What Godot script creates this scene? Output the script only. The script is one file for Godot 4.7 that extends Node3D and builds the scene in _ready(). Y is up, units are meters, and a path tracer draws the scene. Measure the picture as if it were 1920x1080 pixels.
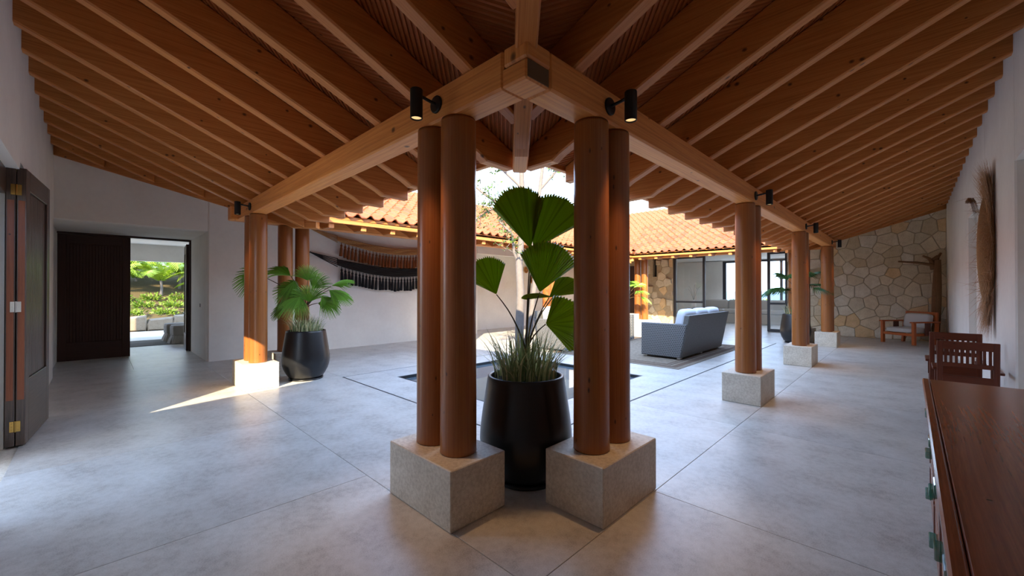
extends Node3D
# A courtyard house: corridors round a patio. Plan coordinates: a runs along the right corridor, b along the left one, y is up.

var rng := RandomNumberGenerator.new()
var used := {}
var M := {}
var mesh_cache := {}

func V(a: float, y: float, b: float) -> Vector3:
	return Vector3(a, y, -b)

# ---------------------------------------------------------------- camera, sky, sun, exposure; then the order of building
func _ready() -> void:
	rng.seed = 77
	build_light()
	make_materials()
	build_floor()
	build_walls()
	build_roofs()
	build_beams()
	build_columns()
	tile_roof("sunlit clay tile roof above the hammock wall", V(0, 0, 8.3), PI / 2, 1.0, 1.66, 14.75, 2.8, 3.0, 10.6, 10)
	tile_roof("large sunlit clay tile roof above the sliding doors", V(14.75, 0, 0), 0.0, -1.0, 1.51, 8.3, 5.2, 3.2, 8.45, 14)
	build_lamps()
	build_plants()
	build_pool()
	M.leaf_shrub = leaf_mat(Color(0.42, 0.52, 0.16), 0.6)
	M.leaf_palm = leaf_mat(Color(0.52, 0.62, 0.18), 0.5)
	M.branch = tri_mat(M.rubble[0].albedo_texture, Color(0.58, 0.44, 0.32), 0.9, 3.0)
	build_patio()
	build_outdoors()
	build_doors()
	build_bedroom()
	build_far_room()
	build_decor()
	build_seats()
	build_console()

const EXPOSURE := 6.5
const SKY := 1.6
const SUN := 0.85

func build_light() -> void:
	var cam := Camera3D.new()
	cam.name = "camera"
	add_child(cam)
	cam.position = V(0, 1.5, 0)
	var th := deg_to_rad(44.4)
	cam.look_at(V(cos(th), 1.5 + 4.0 / 763.0, sin(th)), Vector3.UP)
	cam.fov = rad_to_deg(2.0 * atan(540.0 / 763.0))
	cam.near = 0.05
	cam.far = 6000.0
	cam.current = true
	var env := Environment.new()
	env.background_mode = Environment.BG_SKY
	env.tonemap_mode = Environment.TONE_MAPPER_LINEAR
	env.tonemap_exposure = EXPOSURE
	env.sdfgi_enabled = true
	env.ssao_enabled = true
	env.ssil_enabled = true
	var sky := Sky.new()
	sky.sky_material = cloud_sky()
	env.sky = sky
	env.background_energy_multiplier = SKY
	var we := WorldEnvironment.new()
	we.name = "world_environment"
	we.environment = env
	add_child(we)
	var sun := DirectionalLight3D.new()
	sun.name = "sun"
	add_child(sun)
	sun.look_at_from_position(Vector3.ZERO, V(0.759 * 0.885, -0.465, 0.651 * 0.885), Vector3.UP)
	sun.light_color = Color(1.0, 0.93, 0.80)
	sun.light_energy = SUN
	sun.light_angular_distance = 0.53
	sun.shadow_enabled = true


func cloud_sky() -> PanoramaSkyMaterial:
	var w := 1024
	var h := 512
	var n1 := noise_bytes(21, 0.012, 5, w, h)
	var im := Image.create(w, h, false, Image.FORMAT_RGB8)
	for y in h:
		var el := (0.5 - (y + 0.5) / h) * PI
		var t := clampf(sin(maxf(el, 0.0)), 0.0, 1.0)
		var base := Color(0.67, 0.75, 0.83).lerp(Color(0.37, 0.505, 0.71), pow(t, 0.55))
		if el < 0.0:
			base = Color(0.62, 0.63, 0.62)
		for x in w:
			var c := base
			if el >= 0.0:
				var d := clampf((n1[y * w + x] / 255.0 - 0.46) * 3.0, 0.0, 0.85)
				c = base.lerp(Color(0.81, 0.83, 0.86), d)
			im.set_pixel(x, y, c)
	var m := PanoramaSkyMaterial.new()
	m.panorama = ImageTexture.create_from_image(im)
	return m

# ---------------------------------------------------------------- mesh builder
class MB:
	var v := PackedVector3Array()
	var n := PackedVector3Array()
	var t := PackedVector2Array()
	var c := PackedColorArray()
	var col := Color(1, 1, 1)
	var uvo := Vector2.ZERO
	func tri(p0: Vector3, p1: Vector3, p2: Vector3, u0 := Vector2.ZERO, u1 := Vector2.ZERO, u2 := Vector2.ZERO) -> void:
		var nn := (p2 - p0).cross(p1 - p0).normalized()
		tri_n(p0, p1, p2, nn, nn, nn, u0, u1, u2)
	func tri_n(p0: Vector3, p1: Vector3, p2: Vector3, n0: Vector3, n1: Vector3, n2: Vector3, u0: Vector2, u1: Vector2, u2: Vector2) -> void:
		if (p2 - p0).cross(p1 - p0).dot(n0 + n1 + n2) < 0.0:
			v.append(p0); v.append(p2); v.append(p1)
			n.append(n0); n.append(n2); n.append(n1)
			t.append(u0 + uvo); t.append(u2 + uvo); t.append(u1 + uvo)
		else:
			v.append(p0); v.append(p1); v.append(p2)
			n.append(n0); n.append(n1); n.append(n2)
			t.append(u0 + uvo); t.append(u1 + uvo); t.append(u2 + uvo)
		c.append(col); c.append(col); c.append(col)
	# corners in order round the face; out tells which way it looks
	func quad(p0: Vector3, p1: Vector3, p2: Vector3, p3: Vector3, out: Vector3, u0 := Vector2.ZERO, u1 := Vector2.ZERO, u2 := Vector2.ZERO, u3 := Vector2.ZERO) -> void:
		var nn := (p2 - p0).cross(p1 - p0)
		if nn.length_squared() < 1e-16:
			nn = (p3 - p0).cross(p2 - p0)
		if nn.dot(out) < 0.0:
			tri(p0, p3, p2, u0, u3, u2); tri(p0, p2, p1, u0, u2, u1)
		else:
			tri(p0, p1, p2, u0, u1, u2); tri(p0, p2, p3, u0, u2, u3)
	# a box with chamfered edges; grain: the axis (0 x, 1 y, 2 z) that texture u follows
	func box(lo: Vector3, hi: Vector3, bev := 0.0, grain := -1, xf := Transform3D.IDENTITY) -> void:
		var a := Vector3(minf(lo.x, hi.x), minf(lo.y, hi.y), minf(lo.z, hi.z))
		var d := Vector3(maxf(lo.x, hi.x), maxf(lo.y, hi.y), maxf(lo.z, hi.z))
		var s := d - a
		var e := minf(bev, minf(s.x, minf(s.y, s.z)) * 0.45)
		var g := grain
		if g < 0:
			g = s.max_axis_index()
		for ax in 3:
			var i := (ax + 1) % 3
			var j := (ax + 2) % 3
			for sd in 2:
				var out := Vector3.ZERO
				out[ax] = 1.0 if sd == 1 else -1.0
				var ps := []
				for k in 4:
					var p := Vector3.ZERO
					p[ax] = d[ax] if sd == 1 else a[ax]
					p[i] = (d[i] - e) if (k == 1 or k == 2) else (a[i] + e)
					p[j] = (d[j] - e) if k >= 2 else (a[j] + e)
					ps.append(p)
				_bq(ps[0], ps[1], ps[2], ps[3], out, g, xf)
		if e <= 0.0:
			return
		for ax in 3:
			var i := (ax + 1) % 3
			var j := (ax + 2) % 3
			for si in 2:
				for sj in 2:
					var ps := []
					for k in 4:
						var p := Vector3.ZERO
						p[ax] = (d[ax] - e) if (k == 1 or k == 2) else (a[ax] + e)
						var on_i := k < 2
						p[i] = (d[i] if si == 1 else a[i]) if on_i else ((d[i] - e) if si == 1 else (a[i] + e))
						p[j] = ((d[j] - e) if sj == 1 else (a[j] + e)) if on_i else (d[j] if sj == 1 else a[j])
						ps.append(p)
					var out := Vector3.ZERO
					out[i] = 1.0 if si == 1 else -1.0
					out[j] = 1.0 if sj == 1 else -1.0
					_bq(ps[0], ps[1], ps[2], ps[3], out, g, xf)
		for k in 8:
			var sx := k & 1
			var sy := (k >> 1) & 1
			var sz := (k >> 2) & 1
			var o := Vector3(d.x if sx else a.x, d.y if sy else a.y, d.z if sz else a.z)
			var ins := Vector3(-e if sx else e, -e if sy else e, -e if sz else e)
			var p0 := o + Vector3(0, ins.y, ins.z)
			var p1 := o + Vector3(ins.x, 0, ins.z)
			var p2 := o + Vector3(ins.x, ins.y, 0)
			var out := -ins
			if (p2 - p0).cross(p1 - p0).dot(out) < 0.0:
				var q := p1; p1 = p2; p2 = q
			tri(xf * p0, xf * p1, xf * p2, _buv(p0, out, g), _buv(p1, out, g), _buv(p2, out, g))
	func _buv(p: Vector3, out: Vector3, g: int) -> Vector2:
		var o := out.abs()
		var ax := o.max_axis_index()
		if ax == g:
			return Vector2(p[(g + 1) % 3], p[(g + 2) % 3])
		var w := 3 - g - ax
		return Vector2(p[g], p[w] + p[ax] * 0.37)
	func _bq(p0: Vector3, p1: Vector3, p2: Vector3, p3: Vector3, out: Vector3, g: int, xf: Transform3D) -> void:
		quad(xf * p0, xf * p1, xf * p2, xf * p3, xf.basis * out, _buv(p0, out, g), _buv(p1, out, g), _buv(p2, out, g), _buv(p3, out, g))
	# a polygon in the x-y plane (any turn), extruded in z from -w/2 to w/2 with chamfered edges
	func prism(poly: PackedVector2Array, w: float, bev := 0.0, xf := Transform3D.IDENTITY, vertical_grain := false) -> void:
		var q := poly
		if Geometry2D.is_polygon_clockwise(q):
			q = q.duplicate(); q.reverse()
		var cnt := q.size()
		var ins := PackedVector2Array()
		for i in cnt:
			var d0 := (q[i] - q[(i + cnt - 1) % cnt]).normalized()
			var d1 := (q[(i + 1) % cnt] - q[i]).normalized()
			var m0 := Vector2(-d0.y, d0.x)
			var m1 := Vector2(-d1.y, d1.x)
			var mm := (m0 + m1)
			var k := 1.0 + m0.dot(m1)
			ins.append(q[i] + (mm / maxf(k, 0.3)) * bev)
		var idx := Geometry2D.triangulate_polygon(ins)
		for sd in 2:
			var z := w * 0.5 if sd == 1 else -w * 0.5
			var out := Vector3(0, 0, 1 if sd == 1 else -1)
			for k in range(0, idx.size(), 3):
				var p0 := Vector3(ins[idx[k]].x, ins[idx[k]].y, z)
				var p1 := Vector3(ins[idx[k + 1]].x, ins[idx[k + 1]].y, z)
				var p2 := Vector3(ins[idx[k + 2]].x, ins[idx[k + 2]].y, z)
				if (p2 - p0).cross(p1 - p0).dot(out) < 0.0:
					var h := p1; p1 = p2; p2 = h
				tri(xf * p0, xf * p1, xf * p2, _puv(p0, vertical_grain), _puv(p1, vertical_grain), _puv(p2, vertical_grain))
		for i in cnt:
			var j := (i + 1) % cnt
			var e := (q[j] - q[i])
			var out := Vector3(e.y, -e.x, 0)
			var z1 := w * 0.5 - bev
			var l0 := q[i].x if not vertical_grain else q[i].y
			var l1 := q[j].x if not vertical_grain else q[j].y
			var sh := q[i].y * 0.61
			quad(xf * Vector3(q[i].x, q[i].y, -z1), xf * Vector3(q[j].x, q[j].y, -z1), xf * Vector3(q[j].x, q[j].y, z1), xf * Vector3(q[i].x, q[i].y, z1), xf.basis * out, Vector2(l0, sh), Vector2(l1, sh), Vector2(l1, sh + w), Vector2(l0, sh + w))
			if bev > 0.0:
				for sd in 2:
					var s := 1.0 if sd == 1 else -1.0
					quad(xf * Vector3(q[i].x, q[i].y, z1 * s), xf * Vector3(q[j].x, q[j].y, z1 * s), xf * Vector3(ins[j].x, ins[j].y, w * 0.5 * s), xf * Vector3(ins[i].x, ins[i].y, w * 0.5 * s), xf.basis * (out.normalized() + Vector3(0, 0, s)), Vector2(l0, sh), Vector2(l1, sh), Vector2(l1, sh + bev), Vector2(l0, sh + bev))
	func _puv(p: Vector3, vg: bool) -> Vector2:
		return Vector2(p.y, p.x) if vg else Vector2(p.x, p.y)
	# profile points (radius, height) turned about the y axis through centre
	func lathe(prof: PackedVector2Array, at: Vector3, sides := 32, xf := Transform3D.IDENTITY) -> void:
		var cnt := prof.size()
		var nr := []
		for i in cnt:
			var d := prof[mini(i + 1, cnt - 1)] - prof[maxi(i - 1, 0)]
			nr.append(Vector2(d.y, -d.x).normalized())
		var run := 0.0
		for i in cnt - 1:
			var len := prof[i].distance_to(prof[i + 1])
			for k in sides:
				var a0 := TAU * k / sides
				var a1 := TAU * (k + 1) / sides
				var c0 := Vector3(cos(a0), 0, sin(a0))
				var c1 := Vector3(cos(a1), 0, sin(a1))
				var p0: Vector3 = at + c0 * prof[i].x + Vector3.UP * prof[i].y
				var p1: Vector3 = at + c1 * prof[i].x + Vector3.UP * prof[i].y
				var p2: Vector3 = at + c1 * prof[i + 1].x + Vector3.UP * prof[i + 1].y
				var p3: Vector3 = at + c0 * prof[i + 1].x + Vector3.UP * prof[i + 1].y
				var m00: Vector3 = c0 * nr[i].x + Vector3.UP * nr[i].y
				var m10: Vector3 = c1 * nr[i].x + Vector3.UP * nr[i].y
				var m11: Vector3 = c1 * nr[i + 1].x + Vector3.UP * nr[i + 1].y
				var m01: Vector3 = c0 * nr[i + 1].x + Vector3.UP * nr[i + 1].y
				var ua := Vector2(run, a0 * 0.3)
				var ub := Vector2(run, a1 * 0.3)
				var uc := Vector2(run + len, a1 * 0.3)
				var ud := Vector2(run + len, a0 * 0.3)
				tri_n(xf * p0, xf * p1, xf * p2, xf.basis * m00, xf.basis * m10, xf.basis * m11, ua, ub, uc)
				tri_n(xf * p0, xf * p2, xf * p3, xf.basis * m00, xf.basis * m11, xf.basis * m01, ua, uc, ud)
			run += len
	func tube(path: Array, radii: Array, sides := 8, capped := true, flat := 1.0) -> void:
		var cnt := path.size()
		var rings := []
		var prev_side := Vector3.ZERO
		var run := 0.0
		for i in cnt:
			var dd: Vector3 = path[mini(i + 1, cnt - 1)] - path[maxi(i - 1, 0)]
			dd = dd.normalized()
			if prev_side == Vector3.ZERO:
				prev_side = dd.cross(Vector3.UP if absf(dd.y) < 0.9 else Vector3.RIGHT).normalized()
			prev_side = (prev_side - dd * prev_side.dot(dd)).normalized()
			var other := dd.cross(prev_side)
			var ring := []
			if i > 0:
				run += path[i].distance_to(path[i - 1])
			for k in sides:
				var an := TAU * k / sides
				var dirv := prev_side * cos(an) + other * sin(an) * flat
				ring.append([path[i] + dirv * radii[i], (prev_side * cos(an) + other * sin(an)).normalized(), Vector2(run, radii[i] * an)])
			rings.append(ring)
		for i in cnt - 1:
			for k in sides:
				var q := (k + 1) % sides
				var A = rings[i][k]; var B = rings[i][q]; var C = rings[i + 1][q]; var D = rings[i + 1][k]
				tri_n(A[0], B[0], C[0], A[1], B[1], C[1], A[2], B[2], C[2])
				tri_n(A[0], C[0], D[0], A[1], C[1], D[1], A[2], C[2], D[2])
		if capped:
			for e in 2:
				var r: Array = rings[0] if e == 0 else rings[cnt - 1]
				var ctr: Vector3 = path[0] if e == 0 else path[cnt - 1]
				for k in sides:
					tri(ctr, r[k][0], r[(k + 1) % sides][0])
	func mesh() -> ArrayMesh:
		var arr := []
		arr.resize(Mesh.ARRAY_MAX)
		arr[Mesh.ARRAY_VERTEX] = v
		arr[Mesh.ARRAY_NORMAL] = n
		arr[Mesh.ARRAY_TEX_UV] = t
		arr[Mesh.ARRAY_COLOR] = c
		var m := ArrayMesh.new()
		m.add_surface_from_arrays(Mesh.PRIMITIVE_TRIANGLES, arr)
		return m

# ---------------------------------------------------------------- scene helpers
func numbered(nm: String) -> String:
	var k: int = used.get(nm, 0)
	used[nm] = k + 1
	return nm if k == 0 else "%s_%03d" % [nm, k]

func tag(o: Node, label: String, category: String, group := "", kind := "") -> Node:
	o.set_meta("label", label)
	if category != "":
		o.set_meta("category", category)
	if group != "":
		o.set_meta("group", group)
	if kind != "":
		o.set_meta("kind", kind)
	return o

func thing(nm: String, label: String, category: String, at := Vector3.ZERO, turn := 0.0, group := "", kind := "") -> Node3D:
	var o := Node3D.new()
	o.name = numbered(nm)
	add_child(o)
	o.position = at
	o.rotation.y = turn
	tag(o, label, category, group, kind)
	return o

func put(parent: Node, nm: String, me: Mesh, mat: Material, xf := Transform3D.IDENTITY) -> MeshInstance3D:
	var o := MeshInstance3D.new()
	o.name = numbered(nm) if parent == self else nm
	o.mesh = me
	o.material_override = mat
	o.transform = xf
	parent.add_child(o, true)
	return o

func part(parent: Node, nm: String, mb: MB, mat: Material, xf := Transform3D.IDENTITY) -> MeshInstance3D:
	return put(parent, nm, mb.mesh(), mat, xf)

func copy_of(o: Node3D, label: String, at: Vector3, turn: float, group := "") -> Node3D:
	var r: Node3D = o.duplicate()
	var base := String(o.name)
	r.name = numbered(base)
	add_child(r)
	r.position = at
	r.rotation.y = turn
	r.set_meta("label", label)
	if group != "":
		r.set_meta("group", group)
	return r

# box in plan coordinates
func abox(m: MB, a0: float, a1: float, y0: float, y1: float, b0: float, b1: float, bev := 0.0, grain := -1) -> void:
	m.box(Vector3(a0, y0, -b1), Vector3(a1, y1, -b0), bev, grain)

# ---------------------------------------------------------------- textures
func noise_bytes(seed_: int, freq: float, oct: int, w: int, h: int, type := FastNoiseLite.TYPE_SIMPLEX_SMOOTH) -> PackedByteArray:
	var f := FastNoiseLite.new()
	f.seed = seed_
	f.noise_type = type
	f.frequency = freq
	f.fractal_octaves = oct
	if oct <= 1:
		f.fractal_type = FastNoiseLite.FRACTAL_NONE
	var im := f.get_seamless_image(w, h, false, false, 0.12, true)
	im.convert(Image.FORMAT_L8)
	return im.get_data()

func ramp_tex(w: int, h: int, layers: Array, stops: Array) -> ImageTexture:
	# layers: [bytes, weight]; stops: [[position, Color], ...] in sRGB
	var g := Gradient.new()
	g.offsets = PackedFloat32Array()
	g.colors = PackedColorArray()
	var offs := PackedFloat32Array()
	var cols := PackedColorArray()
	for s in stops:
		offs.append(s[0]); cols.append(s[1])
	g.offsets = offs
	g.colors = cols
	var lut := []
	for i in 256:
		lut.append(g.sample(i / 255.0))
	var out := PackedByteArray()
	out.resize(w * h * 3)
	var total := 0.0
	for l in layers:
		total += l[1]
	for i in w * h:
		var s := 0.0
		for l in layers:
			s += l[0][i] * l[1]
		var cc: Color = lut[clampi(int(s / total), 0, 255)]
		out[i * 3] = int(cc.r * 255.0)
		out[i * 3 + 1] = int(cc.g * 255.0)
		out[i * 3 + 2] = int(cc.b * 255.0)
	var im := Image.create_from_data(w, h, false, Image.FORMAT_RGB8, out)
	im.generate_mipmaps()
	return ImageTexture.create_from_image(im)

func gray_tex(w: int, h: int, data: PackedByteArray) -> ImageTexture:
	return ImageTexture.create_from_image(Image.create_from_data(w, h, false, Image.FORMAT_L8, data))

# long wood grain with knots; u runs along the grain
func wood_tex(seed_: int, light: Color, mid: Color, dark: Color, knots: int, contrast: float) -> ImageTexture:
	var w := 1024
	var h := 512
	var f := FastNoiseLite.new()
	f.seed = seed_
	f.frequency = 1.0
	f.fractal_octaves = 3
	var r := RandomNumberGenerator.new()
	r.seed = seed_ * 7 + 3
	var ks := []
	for i in knots:
		ks.append([r.randf() * w, r.randf() * h, r.randf_range(6.0, 13.0)])
	var out := PackedByteArray()
	out.resize(w * h * 3)
	for y in h:
		for x in w:
			var sx := float(x)
			var sy := float(y)
			var kd := 0.0
			var bend := 0.0
			for k in ks:
				var dx: float = absf(sx - k[0])
				dx = minf(dx, w - dx)
				var dy: float = sy - k[1]
				if dy > h * 0.5: dy -= h
				if dy < -h * 0.5: dy += h
				if dx < 70.0 and absf(dy) < 50.0:
					var rr: float = sqrt(dx * dx * 5.2 + dy * dy)
					kd = maxf(kd, clampf(1.4 - rr / k[2], 0.0, 1.0))
					bend += signf(dy) * k[2] * 0.9 * exp(-dx * dx / 160.0 - absf(dy) / 24.0)
			var ang := TAU * sx / w
			var cy := TAU * (sy - bend) / h
			# periodic in both directions: sampled on circles
			var g1 := f.get_noise_3d(cos(ang) * 0.55, cos(cy) * 5.0 + sin(ang) * 0.55, sin(cy) * 5.0)
			var g2 := f.get_noise_3d(cos(ang) * 3.0 + 9.0, cos(cy) * 26.0 + sin(ang) * 3.0, sin(cy) * 26.0)
			var s := 0.5 + (g1 * 0.75 + g2 * 0.5) * contrast
			s = clampf(s, 0.0, 1.0)
			var cc: Color = mid.lerp(light, s * 2.0 - 1.0) if s > 0.5 else dark.lerp(mid, s * 2.0)
			cc = cc.lerp(dark.darkened(0.55), kd * 0.85)
			var i := (y * w + x) * 3
			out[i] = int(clampf(cc.r, 0, 1) * 255.0)
			out[i + 1] = int(clampf(cc.g, 0, 1) * 255.0)
			out[i + 2] = int(clampf(cc.b, 0, 1) * 255.0)
	return ImageTexture.create_from_image(Image.create_from_data(w, h, false, Image.FORMAT_RGB8, out))

func plain(color: Color, rough: float, metal := 0.0) -> StandardMaterial3D:
	var m := StandardMaterial3D.new()
	m.albedo_color = color
	m.roughness = rough
	m.metallic = metal
	return m

func wood_mat(tex: Texture2D, tint: Color, rough: float, per_u := 0.3, per_v := 1.6) -> StandardMaterial3D:
	var m := plain(tint, rough)
	m.albedo_texture = tex
	m.uv1_scale = Vector3(per_u, per_v, 1)
	return m

func tri_mat(tex: Texture2D, tint: Color, rough: float, scale: float) -> StandardMaterial3D:
	var m := plain(tint, rough)
	m.albedo_texture = tex
	m.uv1_triplanar = true
	m.uv1_world_triplanar = true
	m.uv1_scale = Vector3(scale, scale, scale)
	return m

func make_materials() -> void:
	var t1 := wood_tex(11, Color(0.95, 0.67, 0.38), Color(0.885, 0.57, 0.29), Color(0.75, 0.435, 0.19), 11, 0.55)
	M.rafter = wood_mat(t1, Color(0.90, 0.875, 0.86), 0.46, 0.3, 1.7)
	M.beam = wood_mat(t1, Color(1.0, 1.0, 1.0), 0.5, 0.22, 1.3)
	M.column = wood_mat(t1, Color(0.70, 0.665, 0.67), 0.3, 0.3, 1.5)
	M.column_b = wood_mat(t1, Color(0.67, 0.63, 0.63), 0.3, 0.3, 1.5)
	M.slat = wood_mat(t1, Color(0.76, 0.66, 0.60), 0.6, 0.4, 2.0)
	M.end_grain = plain(Color(0.40, 0.29, 0.17), 0.7)
	var t2 := wood_tex(29, Color(0.66, 0.39, 0.24), Color(0.57, 0.315, 0.185), Color(0.45, 0.23, 0.125), 2, 0.6)
	M.console = wood_mat(t2, Color(1, 1, 1), 0.22, 0.5, 2.2)
	M.chair_dark = wood_mat(t2, Color(0.70, 0.60, 0.56), 0.35, 0.8, 4.0)
	M.door_dark = wood_mat(t2, Color(0.40, 0.36, 0.36), 0.45, 0.5, 2.0)
	var t3 := wood_tex(37, Color(0.42, 0.34, 0.29), Color(0.34, 0.265, 0.22), Color(0.24, 0.175, 0.14), 0, 0.8)
	M.door_red = wood_mat(t1, Color(0.62, 0.50, 0.50), 0.4, 0.5, 2.0)
	M.door_grey = wood_mat(t3, Color(0.9, 0.9, 0.9), 0.35, 0.5, 2.0)
	M.armchair = wood_mat(t1, Color(0.80, 0.62, 0.46), 0.45, 0.6, 4.0)
	var s1 := noise_bytes(3, 0.006, 4, 512, 512)
	var s2 := noise_bytes(5, 0.05, 4, 512, 512)
	var s3 := noise_bytes(9, 0.35, 2, 512, 512)
	var st := ramp_tex(512, 512, [[s1, 1.0], [s2, 0.8], [s3, 1.1]], [[0.0, Color(0.52, 0.49, 0.45)], [0.36, Color(0.75, 0.725, 0.69)], [0.5, Color(0.80, 0.78, 0.745)], [0.64, Color(0.83, 0.81, 0.78)], [1.0, Color(0.92, 0.91, 0.88)]])
	var stb := ramp_tex(512, 512, [[s1, 0.4], [s2, 0.8], [s3, 1.5]], [[0.0, Color(0.55, 0.49, 0.42)], [0.38, Color(0.76, 0.715, 0.65)], [0.5, Color(0.83, 0.79, 0.73)], [0.65, Color(0.88, 0.85, 0.80)], [1.0, Color(0.96, 0.94, 0.90)]])
	M.stone_floor = []
	for k in 3:
		var fm := tri_mat(st, [Color(1, 1, 1), Color(0.97, 0.965, 0.96), Color(0.98, 0.985, 0.99)][k], 0.34, 0.55)
		fm.uv1_offset = Vector3(0.13 * k, 0.0, 0.29 * k)
		M.stone_floor.append(fm)
	M.stone_block = tri_mat(stb, Color(1.0, 0.99, 0.97), 0.6, 1.1)
	M.joint = plain(Color(0.53, 0.51, 0.485), 0.8)
	M.slot = plain(Color(0.06, 0.07, 0.09), 0.6)
	var pl := ramp_tex(512, 512, [[s1, 1.0], [s2, 0.5]], [[0.0, Color(0.89, 0.86, 0.82)], [1.0, Color(0.94, 0.915, 0.875)]])
	M.plaster = tri_mat(pl, Color(1, 1, 1), 0.85, 0.35)
	var rs := ramp_tex(512, 512, [[s1, 0.6], [s2, 1.0], [s3, 0.8]], [[0.0, Color(0.60, 0.53, 0.44)], [0.4, Color(0.82, 0.765, 0.67)], [0.6, Color(0.88, 0.835, 0.75)], [1.0, Color(0.95, 0.92, 0.86)]])
	M.rubble = []
	for tint in [Color(1, 1, 1), Color(1.0, 0.97, 0.92), Color(0.95, 0.93, 0.89), Color(1.0, 0.90, 0.76), Color(0.91, 0.87, 0.80)]:
		M.rubble.append(tri_mat(rs, tint, 0.85, 1.3))
	M.mortar = tri_mat(rs, Color(0.80, 0.76, 0.70), 0.95, 2.0)
	var tt := ramp_tex(512, 512, [[s1, 0.8], [s2, 1.0], [s3, 0.5]], [[0.0, Color(0.43, 0.20, 0.095)], [0.5, Color(0.60, 0.335, 0.18)], [1.0, Color(0.72, 0.46, 0.29)]])
	M.tile = []
	for tint in [Color(1, 1, 1), Color(1.0, 0.93, 0.86), Color(0.93, 0.86, 0.80), Color(1.0, 0.97, 0.95)]:
		M.tile.append(tri_mat(tt, tint, 0.8, 1.5))
	M.black_metal = plain(Color(0.055, 0.058, 0.062), 0.42)
	M.pot_black = plain(Color(0.085, 0.085, 0.09), 0.33)
	M.pot_white = plain(Color(0.88, 0.87, 0.85), 0.6)
	M.soil = plain(Color(0.13, 0.09, 0.06), 1.0)
	M.steel = plain(Color(0.75, 0.74, 0.72), 0.3, 1.0)
	M.brass = plain(Color(0.72, 0.58, 0.32), 0.35, 1.0)
	M.frame_dark = plain(Color(0.20, 0.20, 0.21), 0.5)
	var gl := plain(Color(0.80, 0.88, 0.88, 0.12), 0.02)
	gl.transparency = BaseMaterial3D.TRANSPARENCY_ALPHA
	M.glass = gl
	M.lens = plain(Color(0.95, 0.88, 0.72), 0.4)
	M.lens.emission_enabled = true
	M.lens.emission = Color(1.0, 0.80, 0.52)
	M.lens.emission_energy_multiplier = 0.16

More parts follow.
